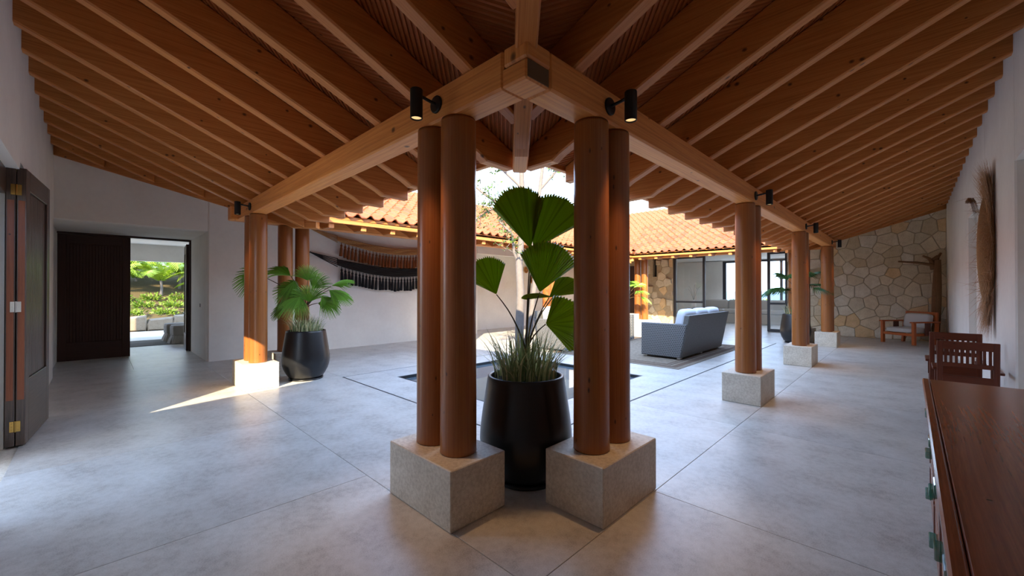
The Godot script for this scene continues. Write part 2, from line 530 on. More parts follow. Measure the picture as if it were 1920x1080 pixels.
# ---------------------------------------------------------------- roofs
const PITCH := 0.43
const TOP := 2.91
const DEEP := 0.28
func wing(nm: String, label: String, at: Vector3, turn: float, along: float, v0: float, v1: float, smax: float, s_ridge: float, first: float, step: float, lined: bool) -> Node3D:
	# local x = s (up the slope, away from the patio), local z = along * v
	var w := thing(nm, label, "ceiling", at, turn, "", "structure")
	var full := []
	var k := 0
	var v := first
	while v > v0 - smax:
		v -= step
	v += step
	var vs := []
	while v < v1 + smax - 0.05:
		vs.append(v)
		v += step
	for x in vs:
		var s0: float = maxf(-1.0, maxf(v0 - x + 0.07, x - v1 + 0.07))
		if s0 > smax - 0.1:
			continue
		var me: Mesh
		if s0 <= -0.999:
			if full.size() < 5:
				full.append(rafter_mesh(-1.0, smax + 0.06))
			me = full[k % full.size()]
			k += 1
		else:
			me = rafter_mesh(s0, smax + 0.06)
		put(w, "rafter", me, M.rafter, Transform3D(Basis.IDENTITY, Vector3(0, 0, along * x)))
	# boarding above the rafters
	var d := MB.new()
	var se := s_ridge
	var lo := func(s: float) -> float: return TOP + DEEP + PITCH * s + 0.012
	var c := [[-1.06, v0 + 1.06], [-1.06, v1 - 1.06], [se, v1 + se], [se, v0 - se]]
	var p := []
	for q in c:
		p.append(Vector3(q[0], lo.call(q[0]), along * q[1]))
	var th := Vector3(0, 0.05, 0)
	d.quad(p[0], p[1], p[2], p[3], Vector3(0, -1, 0), Vector2(0, 0), Vector2(6, 0), Vector2(6, 4), Vector2(0, 4))
	d.quad(p[0] + th, p[1] + th, p[2] + th, p[3] + th, Vector3(0, 1, 0))
	for i in 4:
		var j := (i + 1) % 4
		d.quad(p[i], p[j], p[j] + th, p[i] + th, (p[i] + p[j]) * 0.5 - (p[0] + p[2]) * 0.5)
	part(w, "boarding", d, M.slat)
	# eave board over the rafter tails
	var e := MB.new()
	var ye: float = lo.call(-1.0)
	e.box(Vector3(-1.06, ye - (0.06 if lined else 0.085), along * (v0 + 0.99)), Vector3(-1.003, ye + 0.055, along * (v1 - 0.99)), 0.004, 2)
	part(w, "eave_board", e, M.rafter)
	if lined:
		# herringbone reeding between the rafters: the slats turn the other way in every other bay
		for i in vs.size() + 1:
			var b0: float = (vs[i - 1] + 0.045) if i > 0 else v0 - smax
			var b1: float = (vs[i] - 0.045) if i < vs.size() else v1 + smax
			var r := MB.new()
			var dirn := 1.0 if i % 2 == 0 else -1.0
			var pit := 0.05
			var ww := b1 - b0
			var q := -1.05 - ww
			while q < smax + ww:
				# centre line from (q, b0) to (q + dirn * ww, b1), cut to this wing
				var ta := 0.0
				var tb := 1.0
				var sa := q if dirn > 0 else q + ww
				var cuts := [[1.0, -1.04], [-1.0, -(smax + 0.02)]]
				# s >= -1.04 ; s <= smax ; v + s >= v0 ; v - s <= v1
				var conds := [[sa + 1.04, dirn * ww], [smax + 0.02 - sa, -dirn * ww], [b0 + sa - v0, ww + dirn * ww], [v1 - b0 + sa, dirn * ww - ww]]
				for cd in conds:
					var f0: float = cd[0]
					var f1: float = cd[0] + cd[1]
					if f0 < 0.0 and f1 < 0.0:
						tb = -1.0
					elif f0 < 0.0:
						ta = maxf(ta, f0 / (f0 - f1))
					elif f1 < 0.0:
						tb = minf(tb, f0 / (f0 - f1))
				if tb > ta + 0.02:
					var pa := Vector2(sa + dirn * ww * ta, b0 + ww * ta)
					var pb := Vector2(sa + dirn * ww * tb, b0 + ww * tb)
					var hw := pit * 0.40
					var hb := pit * 0.22
					var ridge := 0.016
					r.uvo = Vector2(rng.randf() * 5.0, rng.randf())
					var row := []
					for o in [-hw, -hb, hb, hw]:
						row.append([Vector3(pa.x + o, lo.call(pa.x + o) - (ridge if absf(o) < hw * 0.9 else -0.002), along * pa.y), Vector3(pb.x + o, lo.call(pb.x + o) - (ridge if absf(o) < hw * 0.9 else -0.002), along * pb.y)])
					for z in 3:
						var nn := Vector3([-1.0, 0.0, 1.0][z], -1, 0)
						r.quad(row[z][0], row[z][1], row[z + 1][1], row[z + 1][0], nn, Vector2(0, z * 0.02), Vector2(ww, z * 0.02), Vector2(ww, z * 0.02 + 0.02), Vector2(0, z * 0.02 + 0.02))
				q += pit
			if r.v.size() > 0:
				var o := part(w, "slat_lining", r, M.slat)
				o.set_meta("kind", "stuff")
	return w

func rafter_mesh(s0: float, s1: float) -> Mesh:
	var m := MB.new()
	m.uvo = Vector2(rng.randf() * 9.0, rng.randf() * 3.0)
	var pts := PackedVector2Array()
	if s0 <= -0.999:
		pts.append_array(PackedVector2Array([Vector2(-1.0, 2.60), Vector2(-0.68, 2.605), Vector2(-0.6, TOP - 0.6 * PITCH)]))
	else:
		pts.append(Vector2(s0, TOP + PITCH * s0))
	pts.append(Vector2(s1, TOP + PITCH * s1))
	pts.append(Vector2(s1, TOP + DEEP + PITCH * s1))
	pts.append(Vector2(s0, TOP + DEEP + PITCH * s0))
	m.prism(pts, 0.105, 0.012)
	return m.mesh()

func valley(parent: Node3D, from: Vector3, to: Vector3) -> void:
	# diagonal rafter; from is its patio end; both points are on its underside
	var m := MB.new()
	var flat := Vector2(to.x - from.x, to.z - from.z)
	var len := flat.length()
	var rise := to.y - from.y
	var sl := rise / len
	m.uvo = Vector2(rng.randf() * 9.0, rng.randf() * 3.0)
	var pts := PackedVector2Array([Vector2(0, 0.11), Vector2(0.42, 0.42 * sl - 0.01), Vector2(0.5, 0.5 * sl), Vector2(len, rise), Vector2(len, rise + 0.30), Vector2(0, 0.30)])
	m.prism(pts, 0.125, 0.012)
	var xf := Transform3D(Basis(Vector3.UP, -atan2(flat.y, flat.x)), from)
	part(parent, "valley_rafter", m, M.rafter, parent.transform.affine_inverse() * xf)

# ---------------------------------------------------------------- setting
var floor_node: Node3D
func slab(a0: float, a1: float, b0: float, b1: float, nm := "floor_tile") -> void:
	var m := MB.new()
	abox(m, a0 + 0.0018, a1 - 0.0018, -0.03, 0.0, b0 + 0.0018, b1 - 0.0018, 0.0015)
	part(floor_node, nm, m, M.stone_floor[rng.randi() % 3])

func slabs(as_: Array, bs: Array) -> void:
	for i in as_.size() - 1:
		for j in bs.size() - 1:
			slab(as_[i], as_[i + 1], bs[j], bs[j + 1])

func build_floor() -> void:
	floor_node = thing("floor", "pale limestone floor of large slabs with fine joints", "floor", Vector3.ZERO, 0.0, "", "structure")
	slabs([-0.52, 0.87, 2.92, 4.97, 7.02, 9.07, 11.12, 13.17, 15.2, 17.0], [-0.74, 1.37])
	slabs([-0.52, 1.54], [1.37, 3.15, 5.2, 7.25, 9.3, 10.5])
	slabs([1.54, 2.92, 4.97, 7.02, 9.07, 11.12, 13.4], [1.37, 2.70])
	slabs([1.54, 2.97], [2.70, 4.8, 6.85, 8.9, 10.5])
	slabs([2.995, 3.65], [2.725, 4.8, 7.0])
	slabs([3.65, 5.2, 6.72], [2.725, 3.36])
	slabs([3.65, 5.2, 6.72], [6.37, 7.0])
	slabs([6.72, 8.7, 10.7, 13.4], [2.725, 4.8, 7.0])
	slabs([2.97, 5.0, 7.0, 9.0, 11.0, 13.4], [7.025, 8.8, 10.5])
	slabs([13.425, 15.2, 17.0], [1.37, 3.3, 5.2, 7.1, 8.8, 10.5])
	slabs([9.05, 11.5, 14.0], [10.5, 11.6])
	slabs([-0.6, 0.5, 1.63], [10.5, 12.8])
	slabs([4.2, 6.35], [-1.06, -0.74])
	slabs([8.6, 10.85], [-0.86, -0.74])
	var base := MB.new()
	for r in [[4.2, 6.35, -1.06, -0.74], [8.6, 10.85, -0.86, -0.74], [-0.52, 17.0, -0.74, 3.36], [-0.52, 3.65, 3.36, 6.37], [6.72, 17.0, 3.36, 6.37], [-0.52, 17.0, 6.37, 10.5], [-0.6, 1.63, 10.5, 12.8], [9.05, 14.0, 10.5, 11.6]]:
		abox(base, r[0], r[1], -0.3, -0.006, r[2], r[3])
	part(floor_node, "base", base, M.joint)
	var sl := MB.new()
	abox(sl, 2.97, 13.425, -0.006, -0.003, 2.70, 2.725)
	abox(sl, 2.97, 13.425, -0.006, -0.003, 7.0, 7.025)
	abox(sl, 2.97, 2.995, -0.006, -0.003, 2.725, 7.0)
	abox(sl, 13.4, 13.425, -0.006, -0.003, 2.725, 7.0)
	part(floor_node, "drain_slot", sl, M.slot)

func wall(nm: String, label: String, boxes: Array, mat: Material) -> Node3D:
	var w := thing(nm, label, "wall", Vector3.ZERO, 0.0, "", "structure")
	for q in boxes:
		var m := MB.new()
		abox(m, q[0], q[1], q[2] if q[2] > 0.0 else -0.3, q[3], q[4], q[5], q[6] if q.size() > 6 else 0.0)
		part(w, "plaster", m, mat)
	return w

# irregular stones filling a rectangle: every stone is a bevelled block of its own
func rubble(parent: Node3D, x0: float, x1: float, y0: float, y1: float, size: float, place: Transform3D, seed_: int, hole := Rect2()) -> void:
	var r := RandomNumberGenerator.new()
	r.seed = seed_
	var pts := []
	var nx := int(ceil((x1 - x0) / size))
	var ny := int(ceil((y1 - y0) / (size * 0.82)))
	for j in range(-1, ny + 1):
		for i in range(-1, nx + 1):
			pts.append(Vector2(x0 + (i + 0.5 + (0.25 if j % 2 else -0.25) + r.randf_range(-0.36, 0.36)) * (x1 - x0) / nx, y0 + (j + 0.5 + r.randf_range(-0.36, 0.36)) * (y1 - y0) / ny))
	for i in pts.size():
		var cell := PackedVector2Array([Vector2(x0, y0), Vector2(x1, y0), Vector2(x1, y1), Vector2(x0, y1)])
		for j in pts.size():
			if i == j or pts[i].distance_to(pts[j]) > size * 3.2:
				continue
			var mid: Vector2 = (pts[i] + pts[j]) * 0.5
			var nn: Vector2 = (pts[j] - pts[i]).normalized()
			var nc := PackedVector2Array()
			for k in cell.size():
				var p := cell[k]
				var q := cell[(k + 1) % cell.size()]
				var dp := (p - mid).dot(nn)
				var dq := (q - mid).dot(nn)
				if dp <= 0.0:
					nc.append(p)
				if (dp < 0.0 and dq > 0.0) or (dp > 0.0 and dq < 0.0):
					nc.append(p.lerp(q, dp / (dp - dq)))
			cell = nc
			if cell.size() < 3:
				break
		if cell.size() < 3:
			continue
		var inset := Geometry2D.offset_polygon(cell, -0.006, Geometry2D.JOIN_MITER)
		if inset.is_empty() or inset[0].size() < 3:
			continue
		var q: PackedVector2Array = inset[0]
		var pieces := [q]
		if hole.size.x > 0.0:
			pieces = Geometry2D.clip_polygons(q, PackedVector2Array([hole.position, hole.position + Vector2(hole.size.x, 0), hole.end, hole.position + Vector2(0, hole.size.y)]))
		for pc in pieces:
			if pc.size() < 3:
				continue
			# merge points that lie too close for a chamfer
			var clean := PackedVector2Array()
			for k in pc.size():
				if clean.is_empty() or clean[clean.size() - 1].distance_to(pc[k]) > 0.03:
					clean.append(pc[k])
			if clean.size() > 3 and clean[0].distance_to(clean[clean.size() - 1]) < 0.03:
				clean.remove_at(clean.size() - 1)
			if clean.size() < 3 or Geometry2D.triangulate_polygon(clean).is_empty():
				continue
			var m := MB.new()
			m.prism(clean, 0.10, 0.010)
			var dz := r.randf_range(-0.012, 0.014)
			part(parent, "stone", m, M.rubble[[0, 0, 1, 1, 2, 2, 3, 4][r.randi() % 8]], place * Transform3D(Basis(Vector3.UP, r.randf_range(-0.012, 0.012)), Vector3(0, 0, dz)))

func build_walls() -> void:
	var H := 4.18
	wall("wall_left", "white plaster wall beside the folding doors", [[-0.82, -0.52, 0, H, -1.04, 4.2], [-0.82, -0.52, 2.66, H, 4.2, 6.15], [-0.82, -0.612, 0, 2.74, 6.15, 7.4], [-0.82, -0.52, 2.74, H, 6.15, 7.4], [-0.82, -0.52, 0, H, 7.4, 10.5]], M.plaster)
	wall("wall_right", "white plaster wall with two shallow recesses", [[-0.82, 4.2, 0, H, -1.04, -0.74], [4.2, 6.35, 2.78, H, -1.04, -0.74], [4.2, 6.35, 0, 2.85, -1.25, -1.0], [6.35, 8.6, 0, H, -1.04, -0.74, 0.015], [8.6, 10.85, 2.78, H, -1.04, -0.74], [8.6, 10.85, 0, 2.85, -1.0, -0.83], [10.85, 17.0, 0, H, -1.04, -0.74]], M.plaster)
	wall("wall_back", "white plaster wall the two hammocks hang on", [[-0.82, 1.63, 2.73, H, 10.5, 10.8, 0.012], [1.63, 9.05, 0, H, 10.5, 10.8, 0.02], [9.05, 14.0, 2.75, H, 10.5, 10.8], [14.0, 17.0, 0, H, 10.5, 10.8], [9.05, 14.0, 0, 2.9, 11.6, 11.8], [8.85, 9.05, 0, 2.9, 10.8, 11.8], [14.0, 14.2, 0, 2.9, 10.8, 11.8], [8.85, 14.2, 2.85, 2.95, 10.8, 11.8]], M.plaster)
	# entrance recess to the bedroom
	wall("wall_entry", "white plaster sides and soffit of the deep door recess", [[-0.82, -0.58, 0, 2.9, 10.5, 12.95], [1.63, 1.9, 0, 2.9, 10.8, 12.95], [-0.82, 1.9, 2.73, 2.95, 10.8, 12.95]], M.plaster)
	# stone wall at the far end of the right corridor
	var ws := thing("wall_far", "wall of irregular honey coloured stones at the corridor end", "wall", Vector3.ZERO, 0.0, "", "structure")
	var m := MB.new()
	abox(m, 17.0, 17.3, 0, 4.2, -1.04, 3.1)
	part(ws, "mortar", m, M.mortar)
	# local x runs along -b so that the stones face the camera
	rubble(ws, -3.1, 0.74, 0.0, 4.2, 0.42, Transform3D(Basis(Vector3(0, 0, 1), Vector3.UP, Vector3(-1, 0, 0)), Vector3(17.032, 0, 0)), 5)
	var w2 := thing("wall_far", "stone pier with a narrow slot window beside the sliding doors", "wall", Vector3.ZERO, 0.0, "", "structure")
	var m2 := MB.new()
	abox(m2, 17.0, 17.3, 0, 4.2, 7.15, 7.86)
	abox(m2, 17.0, 17.3, 0, 2.08, 7.86, 8.04)
	abox(m2, 17.0, 17.3, 2.88, 4.2, 7.86, 8.04)
	abox(m2, 17.0, 17.3, 0, 4.2, 8.04, 8.75)
	abox(m2, 17.0, 17.3, 2.6, 4.2, 8.75, 10.5)
	part(w2, "mortar", m2, M.mortar)
	rubble(w2, -8.75, -7.15, 0.0, 4.2, 0.36, Transform3D(Basis(Vector3(0, 0, 1), Vector3.UP, Vector3(-1, 0, 0)), Vector3(17.032, 0, 0)), 8, Rect2(-8.04, 2.08, 0.18, 0.80))
	var sw := MB.new()
	abox(sw, 17.2, 17.28, 2.08, 2.88, 7.86, 8.04)
	part(w2, "slot_pane", sw, M.frame_dark)
	var dd := MB.new()
	abox(dd, 17.1, 17.16, 0, 2.6, 8.75, 10.5, 0.005, 1)
	part(w2, "dark_panel", dd, M.door_dark)

func build_roofs() -> void:
	wing("ceiling_left", "timber ceiling of sloping rafters over the left corridor", V(1.66, 0, 0), PI, 1.0, 1.51, 8.3, 2.18, 2.75, 2.04, 0.597, true)
	wing("ceiling_right", "timber ceiling of sloping rafters over the right corridor", V(0, 0, 1.51), -PI / 2, -1.0, 1.66, 14.75, 2.25, 2.75, 2.16, 0.612, true)
	wing("ceiling_back", "timber eave and rafters over the hammock wall", V(0, 0, 8.3), PI / 2, 1.0, 1.66, 14.75, 2.2, 2.8, 2.3, 0.6, false)
	wing("ceiling_far", "timber eave and rafters in front of the sliding doors", V(14.75, 0, 0), 0.0, -1.0, 1.51, 8.3, 2.25, 5.25, 2.2, 0.6, false)
	var vl: Node3D = get_node("ceiling_left")
	var y0 := TOP - 1.0 * PITCH
	var y1 := TOP + 2.2 * PITCH
	valley(vl, V(2.67, y0 - 0.03, 2.52), V(-0.54, y1 - 0.03, -0.69))
	valley(vl, V(2.67, y0 - 0.03, 7.29), V(-0.54, y1 - 0.03, 10.5))
	var vr: Node3D = get_node("ceiling_far")
	valley(vr, V(13.74, y0 - 0.03, 2.52), V(16.98, y1 - 0.03, -0.72))
	valley(vr, V(13.74, y0 - 0.03, 7.29), V(16.95, y1 - 0.03, 10.5))

func build_beams() -> void:
	var m := MB.new()
	abox(m, 1.66, 1.86, 2.68, 2.795, 1.515, 1.71, 0.012, 2)
	abox(m, 1.66, 1.86, 2.68, TOP, 1.705, 8.1, 0.014, 2)
	var o := thing("roof_beam", "long orange timber beam over the left columns, lapped at the corner", "beam")
	part(o, "beam_body", m, M.beam)
	var g := MB.new()
	abox(g, 1.668, 1.852, 2.688, 2.79, 1.510, 1.5155, 0.002)
	part(o, "end_grain", g, M.end_grain)
	m = MB.new(); m.uvo = Vector2(3.3, 0.4)
	abox(m, 1.66, 1.87, 2.80, TOP, 1.51, 1.70, 0.012, 0)
	abox(m, 1.865, 14.55, 2.68, TOP, 1.51, 1.71, 0.014, 0)
	o = thing("roof_beam", "long timber beam carried by the row of columns along the right corridor", "beam")
	part(o, "beam_body", m, M.beam)
	m = MB.new(); m.uvo = Vector2(1.3, 0.8)
	abox(m, 1.56, 14.75, 2.68, TOP, 8.105, 8.30, 0.014, 0)
	o = thing("roof_beam", "timber beam in front of the hammock wall", "beam")
	part(o, "beam_body", m, M.beam)
	m = MB.new(); m.uvo = Vector2(5.3, 0.1)
	abox(m, 14.555, 14.75, 2.68, TOP, 1.51, 8.1, 0.014, 2)
	o = thing("roof_beam", "timber beam in front of the glass sliding doors", "beam")
	part(o, "beam_body", m, M.beam)

func column_mesh(h: float) -> Mesh:
	var m := MB.new()
	m.uvo = Vector2(rng.randf() * 7.0, rng.randf() * 5.0)
	var pr := PackedVector2Array([Vector2(0.0, 0.0), Vector2(0.122, 0.0), Vector2(0.1265, 0.006)])
	for k in 9:
		pr.append(Vector2(0.1265 - 0.006 * k / 8.0 + rng.randf_range(-0.0008, 0.0008), 0.02 + (h - 0.04) * k / 8.0))
	pr.append_array(PackedVector2Array([Vector2(0.117, h), Vector2(0.0, h)]))
	m.lathe(pr, Vector3.ZERO, 40)
	return m.mesh()

func build_columns() -> void:
	var rows := [
		["left", 0, 1.76, 2.02, "left of the central pot"], ["left", 0, 1.76, 7.02, "lit by sun at its foot"],
		["right", 1, 1.61, 2.22, "right of the central pot"], ["right", 1, 1.61, 5.97, "second in the right corridor"],
		["right", 1, 1.61, 9.72, "third in the right corridor"], ["right", 1, 1.61, 13.5, "last in the right corridor, before the stone wall"],
		["back", 1, 8.2, 2.2, "behind the left potted palm"], ["back", 1, 8.2, 5.95, "mostly hidden behind the nearest left columns"],
		["back", 1, 8.2, 9.7, "sunlit behind the central palm"], ["back", 1, 8.2, 13.5, "in the far corner of the patio"],
		["far", 0, 14.65, 2.0, "in front of the glass door"], ["far", 0, 14.65, 7.03, "behind the white planter"]]
	for r in rows:
		var along_b: bool = r[1] == 0
		var c: float = r[2]
		var s: float = r[3]
		var m := MB.new()
		if along_b:
			abox(m, c - 0.235, c + 0.235, 0.001, 0.385, s, s + 0.74, 0.006)
		else:
			abox(m, s, s + 0.74, 0.001, 0.385, c - 0.235, c + 0.235, 0.006)
		var ped := part(self, "stone_plinth", m, M.stone_block)
		tag(ped, "pale stone block under the column pair " + r[4], "plinth", "stone plinths under the columns")
		for k in 2:
			var d: float = s + 0.225 + 0.29 * k
			var at := V(c, 0.386, d) if along_b else V(d, 0.386, c)
			var first := "outer" if k == 0 else "inner"
			if along_b:
				first = "nearer" if k == 0 else "farther"
			else:
				first = "left hand" if k == 0 else "right hand"
			var me := column_mesh(2.293)
			var o := put(self, "wooden_column", me, M.column if (k == 0) else M.column_b, Transform3D(Basis(Vector3.UP, rng.randf() * TAU), at))
			tag(o, "%s round log column of the pair %s" % [first, r[4]], "column", "round log columns")

# ---------------------------------------------------------------- clay tiles
func tile_mesh(seed_: int) -> Mesh:
	var m := MB.new()
	add_tile(m, Transform3D.IDENTITY)
	return m.mesh()

func add_tile(m: MB, xf: Transform3D) -> void:
	# x up the slope, z across; a barrel with a pan beside it
	var L := 0.44
	var N := 8
	var prof := []
	for k in N + 1:
		var f := float(k) / N
		var z := -0.13 + 0.26 * f
		prof.append(Vector2(z, 0.034 * cos(TAU * (f - 0.32)) + 0.012 * cos(2.0 * TAU * (f - 0.32))))
	for k in N:
		var p: Vector2 = prof[k]
		var q: Vector2 = prof[k + 1]
		var up := 0.022
		m.quad(xf * Vector3(0, p.y + up, p.x), xf * Vector3(0, q.y + up, q.x), xf * Vector3(L, q.y, q.x), xf * Vector3(L, p.y, p.x), xf.basis * Vector3.UP)
		m.quad(xf * Vector3(0, p.y + up, p.x), xf * Vector3(0, q.y + up, q.x), xf * Vector3(0, q.y + up - 0.018, q.x), xf * Vector3(0, p.y + up - 0.018, p.x), xf.basis * Vector3(-1, 0, 0))
		m.quad(xf * Vector3(0, p.y + up - 0.018, p.x), xf * Vector3(0, q.y + up - 0.018, q.x), xf * Vector3(0.12, q.y + up - 0.024, q.x), xf * Vector3(0.12, p.y + up - 0.024, p.x), xf.basis * Vector3.DOWN)

func tile_roof(label: String, at: Vector3, turn: float, along: float, v0: float, v1: float, s_top: float, va: float, vb: float, courses: int) -> void:
	var o := thing("roof", label, "roof", at, turn, "", "structure")
	var me := tile_mesh(1)
	var tilt := Basis(Vector3(0, 0, 1), atan(PITCH))
	var rest := MB.new()
	var n := 0
	var step := 0.365
	var k := 0
	var s := -1.13
	while s < s_top:
		var v := v0 - s_top
		while v < v1 + s_top:
			if v + s > v0 - 0.1 and v - s < v1 + 0.1:
				var y := TOP + DEEP + PITCH * s + 0.125
				var xf := Transform3D(tilt * Basis(Vector3.UP, rng.randf_range(-0.02, 0.02)), Vector3(s, y + rng.randf_range(-0.004, 0.004), along * v))
				if k < courses and v > va and v < vb and n < 300:
					put(o, "roof_tile", me, M.tile[rng.randi() % 4], xf)
					n += 1
				else:
					add_tile(rest, xf)
			v += 0.25
		s += step * cos(atan(PITCH))
		k += 1
	var r := part(o, "roof_tiles", rest, M.tile[0])
	r.set_meta("kind", "stuff")

# ---------------------------------------------------------------- lamps
func make_lamp(label: String, at: Vector3, turn: float) -> Node3D:
	# base: the plate on the beam; local +z points away from the beam
	var o := thing("wall_spotlight", label, "lamp", at, turn, "black spotlights on the beams")
	var m := MB.new()
	m.lathe(PackedVector2Array([Vector2(0, 0), Vector2(0.06, 0), Vector2(0.06, 0.012), Vector2(0.054, 0.018), Vector2(0, 0.018)]), Vector3.ZERO, 28, Transform3D(Basis(Vector3.RIGHT, PI / 2), Vector3.ZERO))
	part(o, "mounting_plate", m, M.black_metal)
	m = MB.new()
	m.tube([Vector3(0, 0.0, 0.015), Vector3(0, 0.008, 0.08), Vector3(0, 0.015, 0.125)], [0.011, 0.011, 0.011], 10)
	part(o, "arm", m, M.black_metal)
	m = MB.new()
	m.lathe(PackedVector2Array([Vector2(0, 0.052), Vector2(0.037, 0.052), Vector2(0.041, 0.047), Vector2(0.041, -0.145), Vector2(0.037, -0.147), Vector2(0.033, -0.135), Vector2(0.033, -0.115)]), Vector3(0, 0, 0.165), 28)
	part(o, "shade", m, M.black_metal)
	m = MB.new()
	m.lathe(PackedVector2Array([Vector2(0.033, -0.138), Vector2(0.018, -0.136), Vector2(0.0, -0.135)]), Vector3(0, 0, 0.165), 24)
	part(o, "lens", m, M.lens)
	var l := SpotLight3D.new()
	l.name = "bulb"
	o.add_child(l)
	l.position = Vector3(0, -0.155, 0.165)
	l.rotation = Vector3(-PI / 2, 0, 0)
	l.spot_angle = 25.0
	l.spot_range = 12.0
	l.spot_attenuation = 2.0
	l.light_color = Color(1.0, 0.78, 0.54)
	l.light_energy = LAMP_ENERGY
	l.light_size = 0.03
	l.shadow_enabled = true
	return o
const LAMP_ENERGY := 0.2

func build_lamps() -> void:
	make_lamp("black spotlight on the left beam above the nearest left columns", V(1.66, 2.795, 2.36), -PI / 2)
	make_lamp("small black spotlight at the far end of the left beam", V(1.66, 2.795, 7.3), -PI / 2)
	make_lamp("black spotlight on the right beam above the nearest right columns", V(2.52, 2.79, 1.51), 0.0)
	make_lamp("black spotlight above the second column pair of the right corridor", V(6.3, 2.79, 1.51), 0.0)
	make_lamp("black spotlight above the third column pair of the right corridor", V(10.05, 2.79, 1.51), 0.0)
	make_lamp("smallest black spotlight, above the last column pair before the stone wall", V(13.85, 2.79, 1.51), 0.0)

# ---------------------------------------------------------------- plants
func leaf_mat(c: Color, rough := 0.42) -> StandardMaterial3D:
	var m := plain(c, rough)
	m.vertex_color_use_as_albedo = true
	m.backlight_enabled = true
	m.backlight = Color(0.55, 0.62, 0.18)
	return m

func fan_leaf(m: MB, hub: Vector3, dir: Vector3, nrm: Vector3, R: float, half: float, nseg: int, split: float, droop: float, pleat: float, r: RandomNumberGenerator) -> void:
	var d := dir.normalized()
	var nn := (nrm - d * nrm.dot(d)).normalized()
	var side := nn.cross(d)
	var fr := [0.02, 0.3, 0.62, split, 0.5 + split * 0.5, 1.0]
	for i in nseg:
		var t0 := -half + 2.0 * half * i / nseg
		var t1 := -half + 2.0 * half * (i + 1) / nseg
		var tc := (t0 + t1) * 0.5
		var Rb := R * (1.0 - 0.16 * pow(absf(tc) / half, 2.0))
		var jit := r.randf_range(0.965, 1.0)
		var g := r.randf_range(0.62, 1.22)
		m.col = Color(g, g, g * 0.95)
		var hang := r.randf_range(0.8, 1.2)
		var prev := []
		for k in fr.size():
			var f: float = fr[k]
			var rr := Rb * f * (jit if f > split else 1.0)
			var wd := 1.0
			if f > split:
				wd = lerpf(1.0, 0.12, (f - split) / (1.0 - split))
			var row := []
			for e in 3:
				var th := tc + (t1 - t0) * 0.5 * wd * (e - 1)
				var p := hub + (d * cos(th) + side * sin(th)) * rr
				p += nn * (pleat * rr * (wd if e == 1 else 0.0))
				p.y -= droop * R * f * f * f * (hang if f > split else 1.0)
				row.append(p)
			if k > 0:
				for e in 2:
					m.quad(prev[e], prev[e + 1], row[e + 1], row[e], nn)
			prev = row

func stalk(m: MB, a: Vector3, b: Vector3, r0: float, r1: float, bow: Vector3) -> void:
	var path := []
	var rad := []
	for k in 7:
		var f := k / 6.0
		path.append(a.lerp(b, f) + bow * sin(PI * f))
		rad.append(lerpf(r0, r1, f))
	m.tube(path, rad, 7)

func grass(label: String, centre: Vector3, radius: float, blades: int, lo: float, hi: float, seed_: int, drop := 0.75) -> void:
	var r := RandomNumberGenerator.new()
	r.seed = seed_
	var m := MB.new()
	for i in blades:
		var an := r.randf() * TAU
		var rr := sqrt(r.randf()) * radius
		var outv := Vector3(cos(an), 0, sin(an))
		var base := outv * rr
		var lean := clampf(rr / radius, 0.15, 1.0) * r.randf_range(0.35, 1.15)
		var head := outv.rotated(Vector3.UP, r.randf_range(-0.9, 0.9))
		var L := r.randf_range(lo, hi)
		var w := r.randf_range(0.0045, 0.0085)
		var sd := head.cross(Vector3.UP).normalized() * w
		var pale := r.randf() < 0.5
		var g := r.randf_range(0.7, 1.2)
		m.col = Color(0.62 * g, 0.61 * g, 0.34 * g) if pale else Color(0.22 * g, 0.29 * g, 0.12 * g)
		var prev := []
		for k in 6:
			var f := k / 5.0
			var p := base + Vector3.UP * L * (f - drop * 0.55 * lean * f * f) + head * L * lean * 0.82 * f * f
			var wd := 1.0 - f * f * 0.95
			var row := [p - sd * wd, p + sd * wd]
			if k > 0:
				m.quad(prev[0], prev[1], row[1], row[0], Vector3.UP)
			prev = row
	var o := part(self, "ornamental_grass", m, M.grass)
	o.position = centre
	tag(o, label, "grass", "grass tufts in the pots", "stuff")

func make_pot(label: String, at: Vector3) -> Node3D:
	var o := thing("plant_pot", label, "pot", at, 0.0, "black round plant pots")
	var m := MB.new()
	var pr := PackedVector2Array([Vector2(0, 0.03), Vector2(0.235, 0.03), Vector2(0.262, 0.045), Vector2(0.300, 0.10), Vector2(0.338, 0.175), Vector2(0.362, 0.25), Vector2(0.371, 0.32), Vector2(0.368, 0.39), Vector2(0.352, 0.52), Vector2(0.331, 0.66), Vector2(0.311, 0.79), Vector2(0.306, 0.815), Vector2(0.298, 0.822), Vector2(0.285, 0.82), Vector2(0.278, 0.81), Vector2(0.278, 0.70)])
	m.lathe(pr, Vector3.ZERO, 56)
	part(o, "body", m, M.pot_black)
	m = MB.new()
	m.lathe(PackedVector2Array([Vector2(0, 0.002), Vector2(0.262, 0.002), Vector2(0.268, 0.01), Vector2(0.268, 0.026), Vector2(0.24, 0.03), Vector2(0, 0.03)]), Vector3.ZERO, 48)
	part(o, "foot_plate", m, M.pot_black)
	m = MB.new()
	m.lathe(PackedVector2Array([Vector2(0.278, 0.765), Vector2(0.15, 0.775), Vector2(0.0, 0.78)]), Vector3.ZERO, 32)
	part(o, "soil", m, M.soil)
	return o

